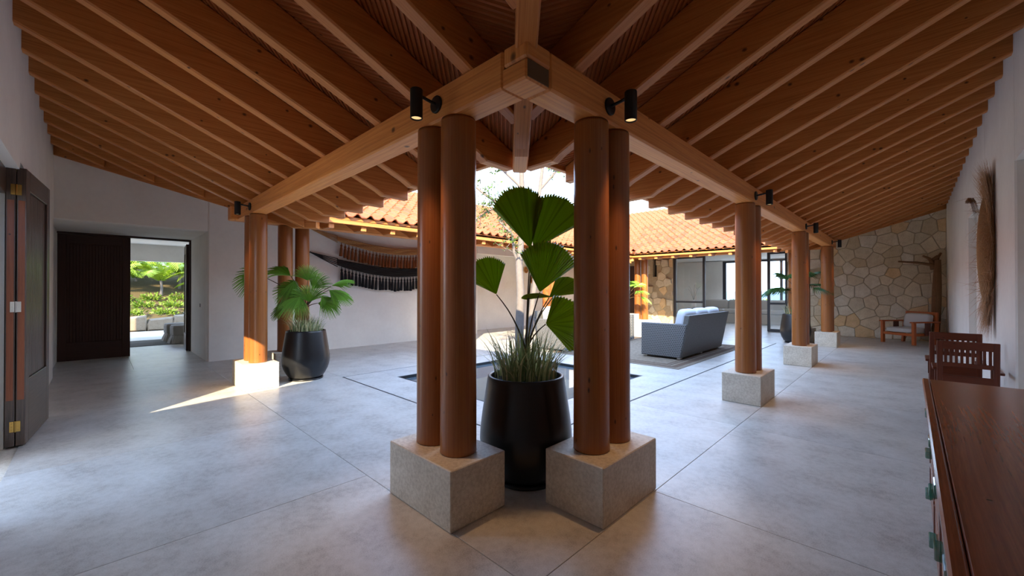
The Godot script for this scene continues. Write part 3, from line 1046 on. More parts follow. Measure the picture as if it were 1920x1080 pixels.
func palm(label: String, base: Vector3, trunk_top: Vector3, leaves: Array, seed_: int, nseg: int, split: float, droop: float, pleat: float, mat: Material, trunk_r: float, stem_r: float) -> void:
	# leaves: [hub, tip, radius, half angle in degrees, normal]; base sits in the soil
	var r := RandomNumberGenerator.new()
	r.seed = seed_
	var o := thing("fan_palm", label, "palm", base, 0.0, "")
	var m := MB.new()
	var path := []
	var rad := []
	for k in 12:
		var f := k / 11.0
		path.append((trunk_top - base) * f)
		rad.append(trunk_r * (1.0 - 0.3 * f) * (1.0 if k % 2 == 0 else 0.86))
	m.tube(path, rad, 12)
	part(o, "trunk", m, M.palm_trunk)
	for lf in leaves:
		var hub: Vector3 = lf[0] - base
		var tip: Vector3 = lf[1] - base
		var st := MB.new()
		var start := (trunk_top - base) * r.randf_range(0.75, 0.98)
		stalk(st, start, hub, stem_r, stem_r * 0.55, Vector3(0, 0.06 * start.distance_to(hub), 0) - Vector3((hub - start).x, 0, (hub - start).z) * 0.06)
		part(o, "leaf_stalk", st, M.petiole)
		var l := MB.new()
		fan_leaf(l, hub, tip - hub, lf[4], lf[2], deg_to_rad(lf[3]), nseg, split, droop, pleat, r)
		part(o, "leaf", l, mat)

func random_palm(label: String, base: Vector3, h: float, n: int, R: float, seed_: int, mat: Material) -> void:
	var r := RandomNumberGenerator.new()
	r.seed = seed_
	var leaves := []
	for i in n:
		var an := TAU * i / n + r.randf_range(-0.25, 0.25)
		var el := r.randf_range(-0.1, 1.1)
		var d := Vector3(cos(an) * cos(el), sin(el), sin(an) * cos(el))
		var hub := base + Vector3(0, h, 0) + d * r.randf_range(0.3, 0.55)
		var td := (d + Vector3(0, -0.25, 0)).normalized()
		leaves.append([hub, hub + td, R * r.randf_range(0.85, 1.1), 62.0, Vector3.UP * 0.8 + d * -0.5])
	palm(label, base, base + Vector3(0, h, 0), leaves, seed_, 20, 0.5, 0.3, 0.10, mat, 0.05, 0.009)

func build_plants() -> void:
	M.grass = plain(Color(1, 1, 1), 0.6)
	M.grass.vertex_color_use_as_albedo = true
	M.petiole = plain(Color(0.30, 0.24, 0.13), 0.55)
	M.palm_trunk = tri_mat(M.rubble[0].albedo_texture, Color(0.60, 0.44, 0.33), 0.9, 3.0)
	M.leaf_big = leaf_mat(Color(0.60, 0.69, 0.20), 0.34)
	M.leaf_fan = leaf_mat(Color(0.50, 0.68, 0.26), 0.42)
	M.leaf_dark = leaf_mat(Color(0.24, 0.40, 0.18), 0.42)
	# centre
	var pc := V(2.436, 0, 2.229)
	make_pot("large black pot between the two nearest stone plinths", pc)
	grass("grass tuft under the big pleated leaves in the central pot", pc + Vector3(0, 0.78, 0), 0.25, 300, 0.26, 0.50, 3)
	var toc := V(-0.72, 0.12, -0.68)
	palm("young palm with huge round pleated leaves in the central pot", pc + Vector3(0, 0.775, 0), pc + Vector3(0.0, 1.03, 0.0), [
		[V(2.44, 1.83, 2.18), V(2.36, 2.30, 2.27), 0.545, 31.0, toc + V(0.25, 0.1, -0.2)],
		[V(2.45, 1.82, 2.16), V(2.64, 2.24, 2.02), 0.53, 34.0, toc + V(-0.15, 0.15, 0.2)],
		[V(2.407, 1.483, 2.055), V(2.48, 1.87, 2.00), 0.43, 40.0, toc + V(0.0, 0.3, 0.1)],
		[V(2.201, 1.466, 2.326), V(2.125, 1.72, 2.41), 0.33, 42.0, toc + V(0.3, 0.2, -0.1)],
		[V(2.394, 1.24, 1.986), V(2.55, 1.27, 1.86), 0.34, 64.0, toc + V(-0.1, 0.5, 0.1)],
		[V(2.591, 1.444, 2.071), V(2.339, 1.45, 2.185), 0.27, 34.0, V(0.1, 1.0, 0.15)],
		[V(2.60, 1.44, 2.12), V(2.80, 1.60, 1.99), 0.28, 40.0, V(-0.35, 0.8, -0.3)],
	], 5, 26, 0.93, 0.02, 0.075, M.leaf_big, 0.04, 0.0075)
	# left
	var pl := V(2.50, 0, 7.354)
	make_pot("black pot beside the sunlit left column", pl)
	grass("variegated grass tuft under the left fan palm", pl + Vector3(0, 0.78, 0), 0.25, 230, 0.18, 0.38, 8)
	palm("bushy fan palm with split fingered leaves in the left black pot", pl + Vector3(0, 0.775, 0), V(2.475, 1.27, 7.335), [
		[V(2.30, 1.74, 7.50), V(1.99, 2.0, 7.80), 0.44, 40.0, V(-0.2, 0.9, -0.6)],
		[V(2.507, 1.66, 7.302), V(2.47, 1.98, 7.33), 0.36, 55.0, V(-0.4, 0.15, -0.9)],
		[V(2.50, 1.30, 7.20), V(2.46, 1.72, 7.10), 0.42, 62.0, V(-0.35, 0.45, -0.85)],
		[V(2.76, 1.50, 7.044), V(3.02, 1.36, 6.80), 0.42, 55.0, V(-0.1, 0.9, -0.3)],
		[V(2.80, 1.57, 7.05), V(3.12, 1.72, 6.78), 0.42, 40.0, V(-0.35, 0.85, -0.2)],
		[V(2.30, 1.29, 7.50), V(2.07, 1.16, 7.72), 0.36, 55.0, V(-0.4, 0.8, -0.5)],
		[V(1.94, 1.75, 7.88), V(1.62, 1.80, 8.20), 0.46, 62.0, V(-0.5, 0.35, -0.8)],
		[V(2.58, 1.52, 7.30), V(2.72, 1.80, 7.20), 0.42, 50.0, V(-0.4, 0.5, -0.8)],
		[V(2.42, 1.50, 7.42), V(2.20, 1.62, 7.62), 0.44, 50.0, V(-0.4, 0.8, -0.5)],
		[V(2.62, 1.28, 7.16), V(2.80, 1.32, 6.98), 0.40, 55.0, V(-0.3, 0.9, -0.4)],
		[V(2.33, 1.66, 7.38), V(2.22, 1.30, 7.36), 0.46, 42.0, V(-0.6, 0.35, -0.75)],
		[V(2.66, 1.40, 7.10), V(2.88, 1.12, 6.95), 0.38, 58.0, V(0.0, 0.8, -0.6)],
		[V(2.36, 1.40, 7.22), V(2.18, 1.14, 7.12), 0.40, 55.0, V(-0.5, 0.5, -0.7)],
	], 9, 24, 0.5, 0.22, 0.10, M.leaf_fan, 0.075, 0.009)
	# right, at the far end
	var pr := V(13.95, 0, 2.35)
	make_pot("black pot standing behind the third columns of the right corridor", pr)
	grass("grass tuft in the black pot behind the third columns", pr + Vector3(0, 0.78, 0), 0.24, 90, 0.25, 0.5, 12)
	random_palm("broad leaved palm in the black pot behind the third columns", pr + Vector3(0, 0.775, 0), 0.75, 9, 0.5, 31, M.leaf_dark)
	# white planter
	var pw := V(13.85, 0, 7.5)
	var o := thing("square_planter", "white planter box in front of the far sunlit columns", "planter", pw)
	var m := MB.new()
	for q in [[-0.28, 0.28, 0.28, 0.23], [-0.28, 0.28, -0.23, -0.28]]:
		m.box(Vector3(q[0], 0.002, q[2]), Vector3(q[1], 0.62, q[3]), 0.008)
	m.box(Vector3(-0.28, 0.002, -0.23), Vector3(-0.23, 0.62, 0.23), 0.008)
	m.box(Vector3(0.23, 0.002, -0.23), Vector3(0.28, 0.62, 0.23), 0.008)
	part(o, "box", m, M.pot_white)
	m = MB.new()
	m.box(Vector3(-0.23, 0.5, -0.23), Vector3(0.23, 0.56, 0.23), 0.01)
	part(o, "soil", m, M.soil)
	random_palm("bright green fan palm in the white planter", pw + Vector3(0, 0.55, 0), 0.75, 10, 0.5, 44, M.leaf_fan)

func build_pool() -> void:
	var o := thing("pool", "sunken square water basin in the patio floor", "pool", V(5.185, 0, 4.865))
	var m := MB.new()
	var h := [1.535, 1.505]
	# lining: bottom and four sides, kept clear of the floor slabs
	m.box(Vector3(-1.53, -0.42, -1.50), Vector3(1.53, -0.36, 1.50), 0.0)
	m.box(Vector3(-1.53, -0.36, -1.50), Vector3(-1.50, -0.004, 1.50), 0.0)
	m.box(Vector3(1.50, -0.36, -1.50), Vector3(1.53, -0.004, 1.50), 0.0)
	m.box(Vector3(-1.50, -0.36, -1.50), Vector3(1.50, -0.004, -1.47), 0.0)
	m.box(Vector3(-1.50, -0.36, 1.47), Vector3(1.50, -0.004, 1.50), 0.0)
	part(o, "lining", m, plain(Color(0.13, 0.145, 0.16), 0.5))
	m = MB.new()
	m.quad(Vector3(-1.5, -0.05, -1.47), Vector3(1.5, -0.05, -1.47), Vector3(1.5, -0.05, 1.47), Vector3(-1.5, -0.05, 1.47), Vector3.UP)
	var wm := plain(Color(0.55, 0.62, 0.66, 0.35), 0.03)
	wm.transparency = BaseMaterial3D.TRANSPARENCY_ALPHA
	part(o, "water", m, wm)
	# pebbles on the island round the tree
	var isl := thing("tree_island", "round stone ring holding the patio tree in the basin", "planter", V(5.2, -0.359, 4.9))
	m = MB.new()
	m.lathe(PackedVector2Array([Vector2(0, 0), Vector2(0.55, 0.0), Vector2(0.55, 0.37), Vector2(0.53, 0.39), Vector2(0.42, 0.39), Vector2(0.40, 0.37), Vector2(0.40, 0.3), Vector2(0.0, 0.33)]), Vector3.ZERO, 32)
	part(isl, "ring", m, M.stone_block)
	# the tree
	var r := RandomNumberGenerator.new()
	r.seed = 19
	M.bark = tri_mat(M.stone_block.albedo_texture, Color(0.56, 0.55, 0.57), 0.9, 2.5)
	M.leaf_small = leaf_mat(Color(0.34, 0.44, 0.18), 0.5)
	var t := thing("patio_tree", "slender pale barked tree rising through the patio opening", "tree", V(5.2, -0.03, 4.9))
	var wood := MB.new()
	var lv := MB.new()
	var limbs := [
		[[Vector3(0, 0, 0), Vector3(-0.03, 0.8, 0.02), Vector3(0.02, 1.5, 0.0), Vector3(-0.05, 2.0, 0.03), Vector3(0.06, 2.6, 0.0), Vector3(-0.05, 3.3, 0.1), Vector3(-0.12, 4.3, 0.12)], 0.085],
		[[Vector3(0.0, 0.1, 0), Vector3(0.16, 0.9, 0.1), Vector3(0.2, 1.7, 0.18), Vector3(0.12, 2.5, 0.2), Vector3(0.25, 3.3, 0.25), Vector3(0.3, 4.2, 0.35)], 0.06],
		[[Vector3(-0.04, 1.95, 0.03), Vector3(-0.15, 2.2, 0.0), Vector3(-0.17, 2.5, -0.02), Vector3(-0.35, 2.75, -0.2)], 0.03],
		[[Vector3(0.04, 2.5, 0.0), Vector3(-0.25, 3.0, -0.2), Vector3(-0.5, 3.25, -0.45), Vector3(-0.75, 3.55, -0.7)], 0.035],
		[[Vector3(-0.05, 3.3, 0.1), Vector3(-0.35, 3.7, -0.2), Vector3(-0.6, 4.2, -0.4)], 0.03],
		[[Vector3(0.25, 3.3, 0.25), Vector3(0.5, 3.7, 0.5), Vector3(0.6, 4.3, 0.6)], 0.03],
		[[Vector3(-0.02, 2.9, 0.05), Vector3(-0.35, 2.95, -0.35), Vector3(-0.65, 2.7, -0.6)], 0.022],
		[[Vector3(-0.1, 3.9, 0.1), Vector3(0.1, 4.1, -0.1), Vector3(0.2, 4.6, -0.2)], 0.022]]
	for lb in limbs:
		var path: Array = lb[0]
		var rad := []
		for k in path.size():
			rad.append(lb[1] * (1.0 - 0.55 * k / (path.size() - 1)))
		wood.tube(path, rad, 9)
	for lb in limbs.slice(2):
		var path: Array = lb[0]
		for i in 34:
			var f := r.randf_range(0.3, 1.0) * (path.size() - 1)
			var k := mini(int(f), path.size() - 2)
			var p: Vector3 = path[k].lerp(path[k + 1], f - k)
			var e := p + Vector3(r.randf_range(-0.3, 0.3), r.randf_range(-0.22, 0.3), r.randf_range(-0.3, 0.3))
			wood.tube([p, e], [0.005, 0.002], 4)
			for q in 10:
				var lp := p.lerp(e, r.randf_range(0.35, 1.1))
				var d := Vector3(r.randf_range(-1, 1), r.randf_range(-0.5, 1), r.randf_range(-1, 1)).normalized()
				var sd := d.cross(Vector3(r.randf(), r.randf(), r.randf())).normalized()
				var L := r.randf_range(0.05, 0.085)
				var g := r.randf_range(0.75, 1.25)
				lv.col = Color(g, g, g)
				lv.quad(lp, lp + d * L * 0.5 + sd * L * 0.22, lp + d * L, lp + d * L * 0.5 - sd * L * 0.22, Vector3.UP)
	part(t, "trunk", wood, M.bark)
	var fo := part(t, "foliage", lv, M.leaf_small)
	fo.set_meta("kind", "stuff")

# ---------------------------------------------------------------- outdoors and rooms beyond
func build_outdoors() -> void:
	var gr := tri_mat(M.rubble[0].albedo_texture, Color(0.62, 0.60, 0.46), 0.95, 0.8)
	var g := MB.new()
	abox(g, -40, 34, -0.6, -0.31, -40, 45)
	var o := part(self, "ground", g, gr)
	tag(o, "dry garden soil around the house", "ground", "", "structure")
	g = MB.new()
	g.quad(V(40, -12, -3000), V(5000, -12, -3000), V(5000, -12, 3000), V(40, -12, 3000), Vector3.UP)
	o = part(self, "sea", g, plain(Color(0.05, 0.30, 0.36), 0.4))
	tag(o, "turquoise sea seen through the far windows", "sea", "", "structure")
	# raked garden wall that shades most of the doorway on the left
	var gw := thing("garden_wall", "plastered garden wall with a sloping top outside the folding doors", "wall", Vector3.ZERO, 0.0, "", "structure")
	var m := MB.new()
	var poly := PackedVector2Array([Vector2(-0.82, -0.3), Vector2(-0.82, 2.27), Vector2(-3.9, 1.62), Vector2(-3.9, -0.3)])
	m.prism(poly, 0.25, 0.01, Transform3D(Basis.IDENTITY, V(0, 0, 4.13)))
	part(gw, "plaster", m, M.plaster)
	var t := MB.new()
	abox(t, -6.0, -0.52, -0.3, -0.01, 4.2, 6.6)
	o = part(self, "terrace", t, M.stone_block)
	tag(o, "stone terrace outside the folding doors", "terrace", "", "structure")

func panel_leaf(parent: Node3D, nm: String, w: float, h: float, xf: Transform3D, frame: Material, fill: Material, lower: float, ribs: int) -> void:
	# a door leaf standing in the local x-y plane, hinge edge at x = 0, 45 mm thick
	var m := MB.new()
	var st := 0.13
	var d := 0.031
	m.box(Vector3(0, 0, -d), Vector3(st, h, d), 0.004, 1)
	m.box(Vector3(w - st, 0, -d), Vector3(w, h, d), 0.004, 1)
	m.box(Vector3(st, h - 0.2, -d), Vector3(w - st, h, d), 0.004, 0)
	m.box(Vector3(st, 0, -d), Vector3(w - st, lower, d), 0.004, 0)
	var leaf := part(parent, nm, m, frame, xf)
	var pm := MB.new()
	pm.box(Vector3(st, lower, -0.006), Vector3(w - st, h - 0.2, 0.006), 0.0, 1)
	part(leaf, "backing_board", pm, fill)
	pm = MB.new()
	var n := ribs
	var ww := (w - 2.0 * st) / n
	for i in n:
		pm.box(Vector3(st + i * ww, lower, -0.014), Vector3(st + (i + 1) * ww - 0.004, h - 0.2, 0.014), 0.005, 1)
		var slat := part(leaf, "slat", pm, fill)
		pm = MB.new()

func hinge(parent: Node3D, at: Vector3, mat: Material) -> void:
	var m := MB.new()
	m.box(at + Vector3(-0.034, -0.05, 0.0), at + Vector3(-0.006, 0.05, 0.006), 0.001)
	m.box(at + Vector3(0.006, -0.05, 0.0), at + Vector3(0.034, 0.05, 0.006), 0.001)
	m.tube([at + Vector3(0, -0.052, 0.006), at + Vector3(0, 0.052, 0.006)], [0.007, 0.007], 8)
	for sx in [-0.02, 0.02]:
		for sy in [-0.03, 0.0, 0.03]:
			m.box(at + Vector3(sx - 0.004, sy - 0.004, 0.005), at + Vector3(sx + 0.004, sy + 0.004, 0.009), 0.001)
	part(parent, "hinge", m, mat)

func build_doors() -> void:
	# folding doors at the left, two leaves folded back together against the wall
	var o := thing("folding_door", "folded dark slatted door leaves with brass hinges beside the left wall", "door", V(-0.505, 0, 6.10))
	# local x of a leaf runs along +b
	var along := Basis(Vector3(sin(0.085), 0, -cos(0.085)), Vector3.UP, Vector3(cos(0.085), 0, sin(0.085)))
	var flat := Basis(Vector3(0, 0, -1), Vector3.UP, Vector3(1, 0, 0))
	panel_leaf(o, "leaf", 1.07, 2.66, Transform3D(along, Vector3(0.0, 0.012, 0.0)), M.door_grey, M.door_grey, 0.62, 15)
	panel_leaf(o, "leaf", 1.07, 2.66, Transform3D(flat, Vector3(-0.068, 0.012, 0.0)), M.door_grey, M.door_grey, 0.62, 15)
	for sx in [0.0, -0.068]:
		var ed := MB.new()
		ed.box(Vector3(sx - 0.022, 0.45, 0.0), Vector3(sx + 0.022, 2.36, 0.003), 0.001, 1)
		part(o, "red_edge", ed, M.door_red)
	for h in [[0.2, M.brass], [1.34, M.steel], [2.46, M.brass]]:
		hinge(o, Vector3(-0.034, h[0], 0.001), h[1])
	# door frame of the opening
	var f := thing("door_1", "dark timber frame lining the garden doorway on the left", "frame", Vector3.ZERO, 0.0, "", "structure")
	var m := MB.new()
	abox(m, -0.76, -0.60, 2.42, 2.655, 4.205, 6.145, 0.005, 2)
	abox(m, -0.76, -0.66, 0.0, 2.42, 4.205, 4.28, 0.005, 1)
	abox(m, -0.815, -0.75, 0.0, 2.42, 5.62, 6.145, 0.005, 1)
	part(f, "frame", m, M.door_grey)
	# bedroom double door
	o = thing("bedroom_door", "dark timber double door, left leaf closed, right leaf open", "door", V(0, 0, 12.72))
	panel_leaf(o, "leaf", 1.115, 2.685, Transform3D(Basis.IDENTITY, Vector3(-0.575, 0.002, 0)), M.door_dark, M.door_dark, 0.38, 18)
	panel_leaf(o, "leaf", 1.05, 2.62, Transform3D(Basis(Vector3(0.08, 0, -0.9968), Vector3.UP, Vector3(0.9968, 0, 0.08)), Vector3(1.575, 0.01, -0.03)), M.door_dark, M.door_dark, 0.38, 18)
	m = MB.new()
	m.tube([Vector3(1.50, 1.02, 0.02), Vector3(1.50, 1.02, 0.07), Vector3(1.40, 1.02, 0.075)], [0.01, 0.01, 0.008], 8)
	m.tube([Vector3(1.50, 0.93, 0.0), Vector3(1.50, 0.93, 0.05)], [0.022, 0.022], 10)
	part(o, "handle", m, M.steel)
	f = thing("door_2", "dark timber frame of the bedroom door", "frame", Vector3.ZERO, 0.0, "", "structure")
	m = MB.new()
	abox(m, -0.58, 1.63, 2.69, 2.73, 12.66, 12.80, 0.004, 0)
	abox(m, 1.60, 1.63, 0.0, 2.69, 12.66, 12.80, 0.004, 1)
	part(f, "frame", m, M.door_dark)
	m = MB.new()
	abox(m, 1.622, 1.629, 1.12, 1.20, 11.35, 11.43, 0.003)
	o = part(self, "light_switch", m, M.frame_dark)
	tag(o, "small dark switch plate on the right side of the door recess", "switch")

func build_bedroom() -> void:
	var w := wall("wall_bedroom", "plain walls and ceiling of the bedroom behind the double door", [[-2.2, -2.0, 0, 2.95, 12.95, 17.5], [4.6, 4.8, 0, 2.95, 12.95, 17.5], [-2.2, 4.8, 2.95, 3.1, 12.8, 17.6], [-2.2, -0.58, 0, 2.95, 12.8, 12.95], [1.9, 4.8, 0, 2.95, 12.8, 12.95], [-2.2, 4.8, 2.42, 2.95, 17.3, 17.5]], M.plaster)
	var fl := MB.new()
	abox(fl, -2.2, 4.8, -0.3, 0.0, 12.8, 17.5)
	var o := part(self, "floor", fl, M.stone_floor[1])
	tag(o, "stone floor of the bedroom seen through the open door", "floor", "", "structure")
	var r := MB.new()
	for i in 14:
		abox(r, -0.4, 2.4, 0.001, 0.012, 14.6 + i * 0.12, 14.6 + i * 0.12 + 0.113, 0.004)
	o = part(self, "bedroom_rug", r, plain(Color(0.30, 0.26, 0.20), 0.95))
	tag(o, "dark ribbed rug on the bedroom floor", "rug")
	# two slip-covered stools
	for k in 2:
		var st := thing("covered_stool", ["grey stool with gathered slipcover nearer the open door leaf", "grey stool with gathered slipcover nearer the garden"][k], "stool", [V(1.78, 0.013, 14.9), V(1.72, 0.013, 15.75)][k], 0.0, "slip-covered stools")
		var m := MB.new()
		var n := 40
		var rows := [[0.25, 0.50, 0.0], [0.31, 0.49, 0.0], [0.325, 0.44, 0.0], [0.32, 0.24, 0.006], [0.30, 0.22, 0.01], [0.33, 0.12, 0.02], [0.36, 0.0, 0.03]]
		var prev := []
		for rw in rows:
			var ring := []
			for i in n:
				var an := TAU * i / n
				var sq := 1.0 / maxf(absf(cos(an)), absf(sin(an)))
				var rad: float = rw[0] * lerpf(1.0, sq, 0.6) + rw[2] * sin(an * 12.0)
				ring.append(Vector3(cos(an) * rad, rw[1], sin(an) * rad))
			if prev.is_empty():
				for i in n:
					m.tri(Vector3(0, 0.505, 0), ring[i], ring[(i + 1) % n])
			else:
				for i in n:
					var j := (i + 1) % n
					m.quad(prev[i], prev[j], ring[j], ring[i], (ring[i] + ring[j]) * Vector3(1, 0, 1))
			prev = ring
		part(st, "slipcover", m, plain(Color(0.56, 0.53, 0.50), 0.95))
	# garden outside
	var gp := MB.new()
	abox(gp, -6, 8, -0.3, -0.02, 17.5, 20.2)
	o = part(self, "garden_path", gp, M.stone_block)
	tag(o, "pale terrace strip in front of the garden rocks", "terrace", "", "structure")
	var rr := RandomNumberGenerator.new()
	rr.seed = 4
	M.rock = tri_mat(M.rubble[0].albedo_texture, Color(0.66, 0.63, 0.60), 0.9, 1.2)
	for i in 7:
		var m := MB.new()
		var wd := rr.randf_range(0.62, 0.78)
		var hh := rr.randf_range(0.48, 0.58)
		var pts := PackedVector2Array()
		for q in [[0.02, 0.0], [wd - 0.02, 0.0], [wd, 0.2], [wd - rr.randf_range(0.0, 0.08), hh], [rr.randf_range(0.04, 0.12), hh - rr.randf_range(0.0, 0.08)], [0.0, 0.24]]:
			pts.append(Vector2(q[0], q[1]))
		m.prism(pts, 0.5, 0.05)
		o = part(self, "garden_rock", m, M.rock, Transform3D(Basis.IDENTITY, V(-0.9 + i * 0.74, -0.02, 20.5)))
		tag(o, ["leftmost", "second", "third", "fourth", "fifth", "sixth", "rightmost"][i] + " pale boulder of the garden retaining row", "rock", "boulders in the garden")
	var sl := MB.new()
	sl.quad(V(-8, 0.3, 20.7), V(12, 0.3, 20.7), V(12, 2.6, 27), V(-8, 2.6, 27), Vector3.UP)
	sl.quad(V(-8, -0.3, 20.7), V(12, -0.3, 20.7), V(12, 0.3, 20.7), V(-8, 0.3, 20.7), V(0, 0, -1))
	o = part(self, "garden_slope", sl, tri_mat(M.rubble[0].albedo_texture, Color(0.40, 0.36, 0.24), 0.95, 1.0))
	tag(o, "earth bank rising behind the garden rocks", "slope", "", "structure")
	for i in 14:
		var p := V(0.0 + 0.32 * i, 0.0, 21.25 + 0.75 * (i % 3))
		p.y = 0.3 + (-p.z - 20.7) * 0.365
		var m := MB.new()
		for q in 240:
			var d := Vector3(rr.randf_range(-1, 1), rr.randf_range(0.1, 1), rr.randf_range(-1, 1)).normalized()
			var c := d * rr.randf_range(0.1, 0.42) * Vector3(1.1, 0.8, 1.0)
			var L := rr.randf_range(0.07, 0.13)
			var sd := d.cross(Vector3(rr.randf() - 0.5, rr.randf() - 0.5, rr.randf() - 0.5)).normalized() * L * 0.3
			var gcol := rr.randf_range(0.7, 1.3)
			m.col = Color(gcol, gcol, gcol * 0.8)
			m.quad(c, c + d * L * 0.5 + sd, c + d * L, c + d * L * 0.5 - sd, Vector3.UP)
		o = part(self, "garden_shrub", m, M.leaf_shrub, Transform3D(Basis.IDENTITY, p))
		tag(o, "low leafy shrub on the bank behind the garden rocks", "shrub", "shrubs on the garden bank")
	for i in 8:
		var p := V(-0.2 + i * 0.72, 0.0, 23.3 + (i % 3) * 0.9)
		p.y = 0.3 + (-p.z - 20.7) * 0.365
		var t := thing("garden_palm", "feathery palm on the bank seen through the bedroom", "palm", p, 0.0, "palms on the garden bank")
		var tr := MB.new()
		var hh := rr.randf_range(0.15, 0.75)
		tr.tube([Vector3(0, -0.1, 0), Vector3(0.03, hh * 0.5, 0), Vector3(0, hh, 0)], [0.06, 0.05, 0.045], 8)
		part(t, "trunk", tr, M.bark)
		for q in 12:
			var an := TAU * q / 12.0 + rr.randf() * 0.5
			var fm := MB.new()
			var spine := []
			for k in 8:
				var f := k / 7.0
				spine.append(Vector3(cos(an) * f * 1.6, hh + sin(f * 2.6) * 0.7 * (0.6 + 0.8 * ((q % 3) / 2.0)), sin(an) * f * 1.6))
			for k in 7:
				for e in 5:
					var f := e / 5.0
					var c: Vector3 = spine[k].lerp(spine[k + 1], f)
					var fw: Vector3 = (spine[k + 1] - spine[k]).normalized()
					var s2 := fw.cross(Vector3.UP).normalized()
					var gcol := rr.randf_range(0.8, 1.3)
					fm.col = Color(gcol, gcol, gcol * 0.7)
					for sg in [-1.0, 1.0]:
						var tip: Vector3 = c + s2 * sg * 0.34 * sin(PI * (k + f + 0.6) / 8.2) + fw * 0.16 - Vector3.UP * 0.1
						fm.quad(c, c + fw * 0.05, tip + fw * 0.01, tip - fw * 0.01, Vector3.UP)
			part(t, "frond", fm, M.leaf_palm)

func build_far_room() -> void:
	wall("wall_room", "plain walls and ceiling of the sea view sitting room", [[22.0, 22.2, 0, 3.0, 6.75, 9.2], [22.0, 22.2, 2.95, 3.2, -0.2, 9.2], [17.3, 22.2, 0, 3.1, 9.0, 9.2], [17.3, 22.2, 2.98, 3.15, 0.4, 9.2], [17.3, 22.2, 0, 3.1, 0.2, 0.4], [17.0, 17.3, 2.92, 4.2, 3.1, 7.15]], M.plaster)
	var fl := MB.new()
	abox(fl, 17.0, 26, -0.3, 0.0, 0.4, 9.2)
	var o := part(self, "floor", fl, M.stone_floor[2])
	tag(o, "stone floor of the sea view sitting room", "floor", "", "structure")
	# sliding door frames: three leaves, one slid open
	for q in [[5.88, 7.14, "sliding glass door with a mid rail left of the wicker sofa back", 17.08], [3.08, 3.72, "narrow glass door leaf behind the right potted palm", 17.08]]:
		var d := thing("sliding_door", q[2], "door", V(q[3], 0, 0), 0.0, "glass sliding doors")
		var m := MB.new()
		var b0: float = q[0]
		var b1: float = q[1]
		for z in [[b0, b0 + 0.09], [b1 - 0.09, b1]]:
			m.box(V(-0.04, 0.002, z[0]), V(0.04, 2.9, z[1]), 0.004)
		for y in [[0.002, 0.1], [2.8, 2.9], [0.98, 1.05]]:
			m.box(V(-0.04, y[0], b0 + 0.09), V(0.04, y[1], b1 - 0.09), 0.004)
		part(d, "frame", m, M.frame_dark)
		for y in [[0.1, 0.98], [1.05, 2.8]]:
			var gm := MB.new()
			gm.box(V(-0.004, y[0], b0 + 0.09), V(0.004, y[1], b1 - 0.09), 0.0)
			part(d, "pane", gm, M.glass)
	var wf := thing("window_1", "dark framed window with a view of the sea", "window", V(22.1, 0, 0), 0.0, "", "structure")
	var m := MB.new()
	for z in [[6.6, 6.75], [4.2, 4.3], [0.4, 0.55]]:
		m.box(V(-0.06, 0.0, z[0]), V(0.06, 2.95, z[1]), 0.004)
	m.box(V(-0.06, 2.85, 0.55), V(0.06, 2.95, 6.6), 0.004)
	part(wf, "frame", m, M.frame_dark)
	# long built-in sofa under the window
	var s := thing("daybed", "long cream sofa under the sea window of the far room", "sofa", V(20.9, 0, 5.6))
	m = MB.new()
	m.box(Vector3(-0.45, 0.002, -1.9), Vector3(0.45, 0.42, 1.9), 0.01)
	part(s, "base", m, plain(Color(0.80, 0.77, 0.72), 0.9))
	for k in 3:
		m = MB.new()
		m.box(Vector3(-0.47, 0.42, -1.88 + k * 1.26), Vector3(0.25, 0.62, -1.88 + k * 1.26 + 1.24), 0.05)
		part(s, "seat_cushion", m, M.cushion)
		m = MB.new()
		m.box(Vector3(0.20, 0.5, -1.88 + k * 1.26), Vector3(0.44, 1.05, -1.88 + k * 1.26 + 1.24), 0.06)
		part(s, "back_cushion", m, M.cushion)
	# low terrace wall and hedge outside the window
	m = MB.new()
	abox(m, 26.0, 26.25, -0.3, 0.8, -2, 10, 0.01)
	o = part(self, "terrace_wall", m, M.stone_block)
	tag(o, "low stone parapet outside the sea window", "wall", "", "structure")
	var rr := RandomNumberGenerator.new()
	rr.seed = 91
	m = MB.new()
	for q in 1500:
		var c := Vector3(rr.randf_range(-0.5, 0.5), rr.randf_range(0.0, 0.9), rr.randf_range(-4.5, 4.5))
		var d := Vector3(rr.randf_range(-1, 1), rr.randf_range(0, 1), rr.randf_range(-1, 1)).normalized()
		var sd := d.cross(Vector3(rr.randf() - 0.5, rr.randf() - 0.5, rr.randf() - 0.5)).normalized() * 0.05
		var gcol := rr.randf_range(0.7, 1.3)
		m.col = Color(gcol, gcol, gcol)
		m.quad(c, c + d * 0.1 + sd, c + d * 0.2, c + d * 0.1 - sd, Vector3.UP)
	o = part(self, "hedge", m, M.leaf_shrub, Transform3D(Basis.IDENTITY, V(27.0, 0.0, 4.0)))
	tag(o, "green hedge beyond the terrace of the sea view room", "hedge", "", "stuff")
	# vase of white orchids inside the glass
	var v := thing("orchid_vase", "white orchids in a slim vase behind the sliding glass", "vase", V(18.2, 0, 6.75))
	m = MB.new()
	m.lathe(PackedVector2Array([Vector2(0, 0.002), Vector2(0.2, 0.002), Vector2(0.2, 0.7), Vector2(0.22, 0.72), Vector2(0, 0.72)]), Vector3.ZERO, 20)
	part(v, "stand", m, M.door_dark)
	m = MB.new()
	m.lathe(PackedVector2Array([Vector2(0, 0.72), Vector2(0.07, 0.72), Vector2(0.1, 0.85), Vector2(0.05, 1.05), Vector2(0.055, 1.08)]), Vector3.ZERO, 20)
	part(v, "vase_body", m, M.pot_white)
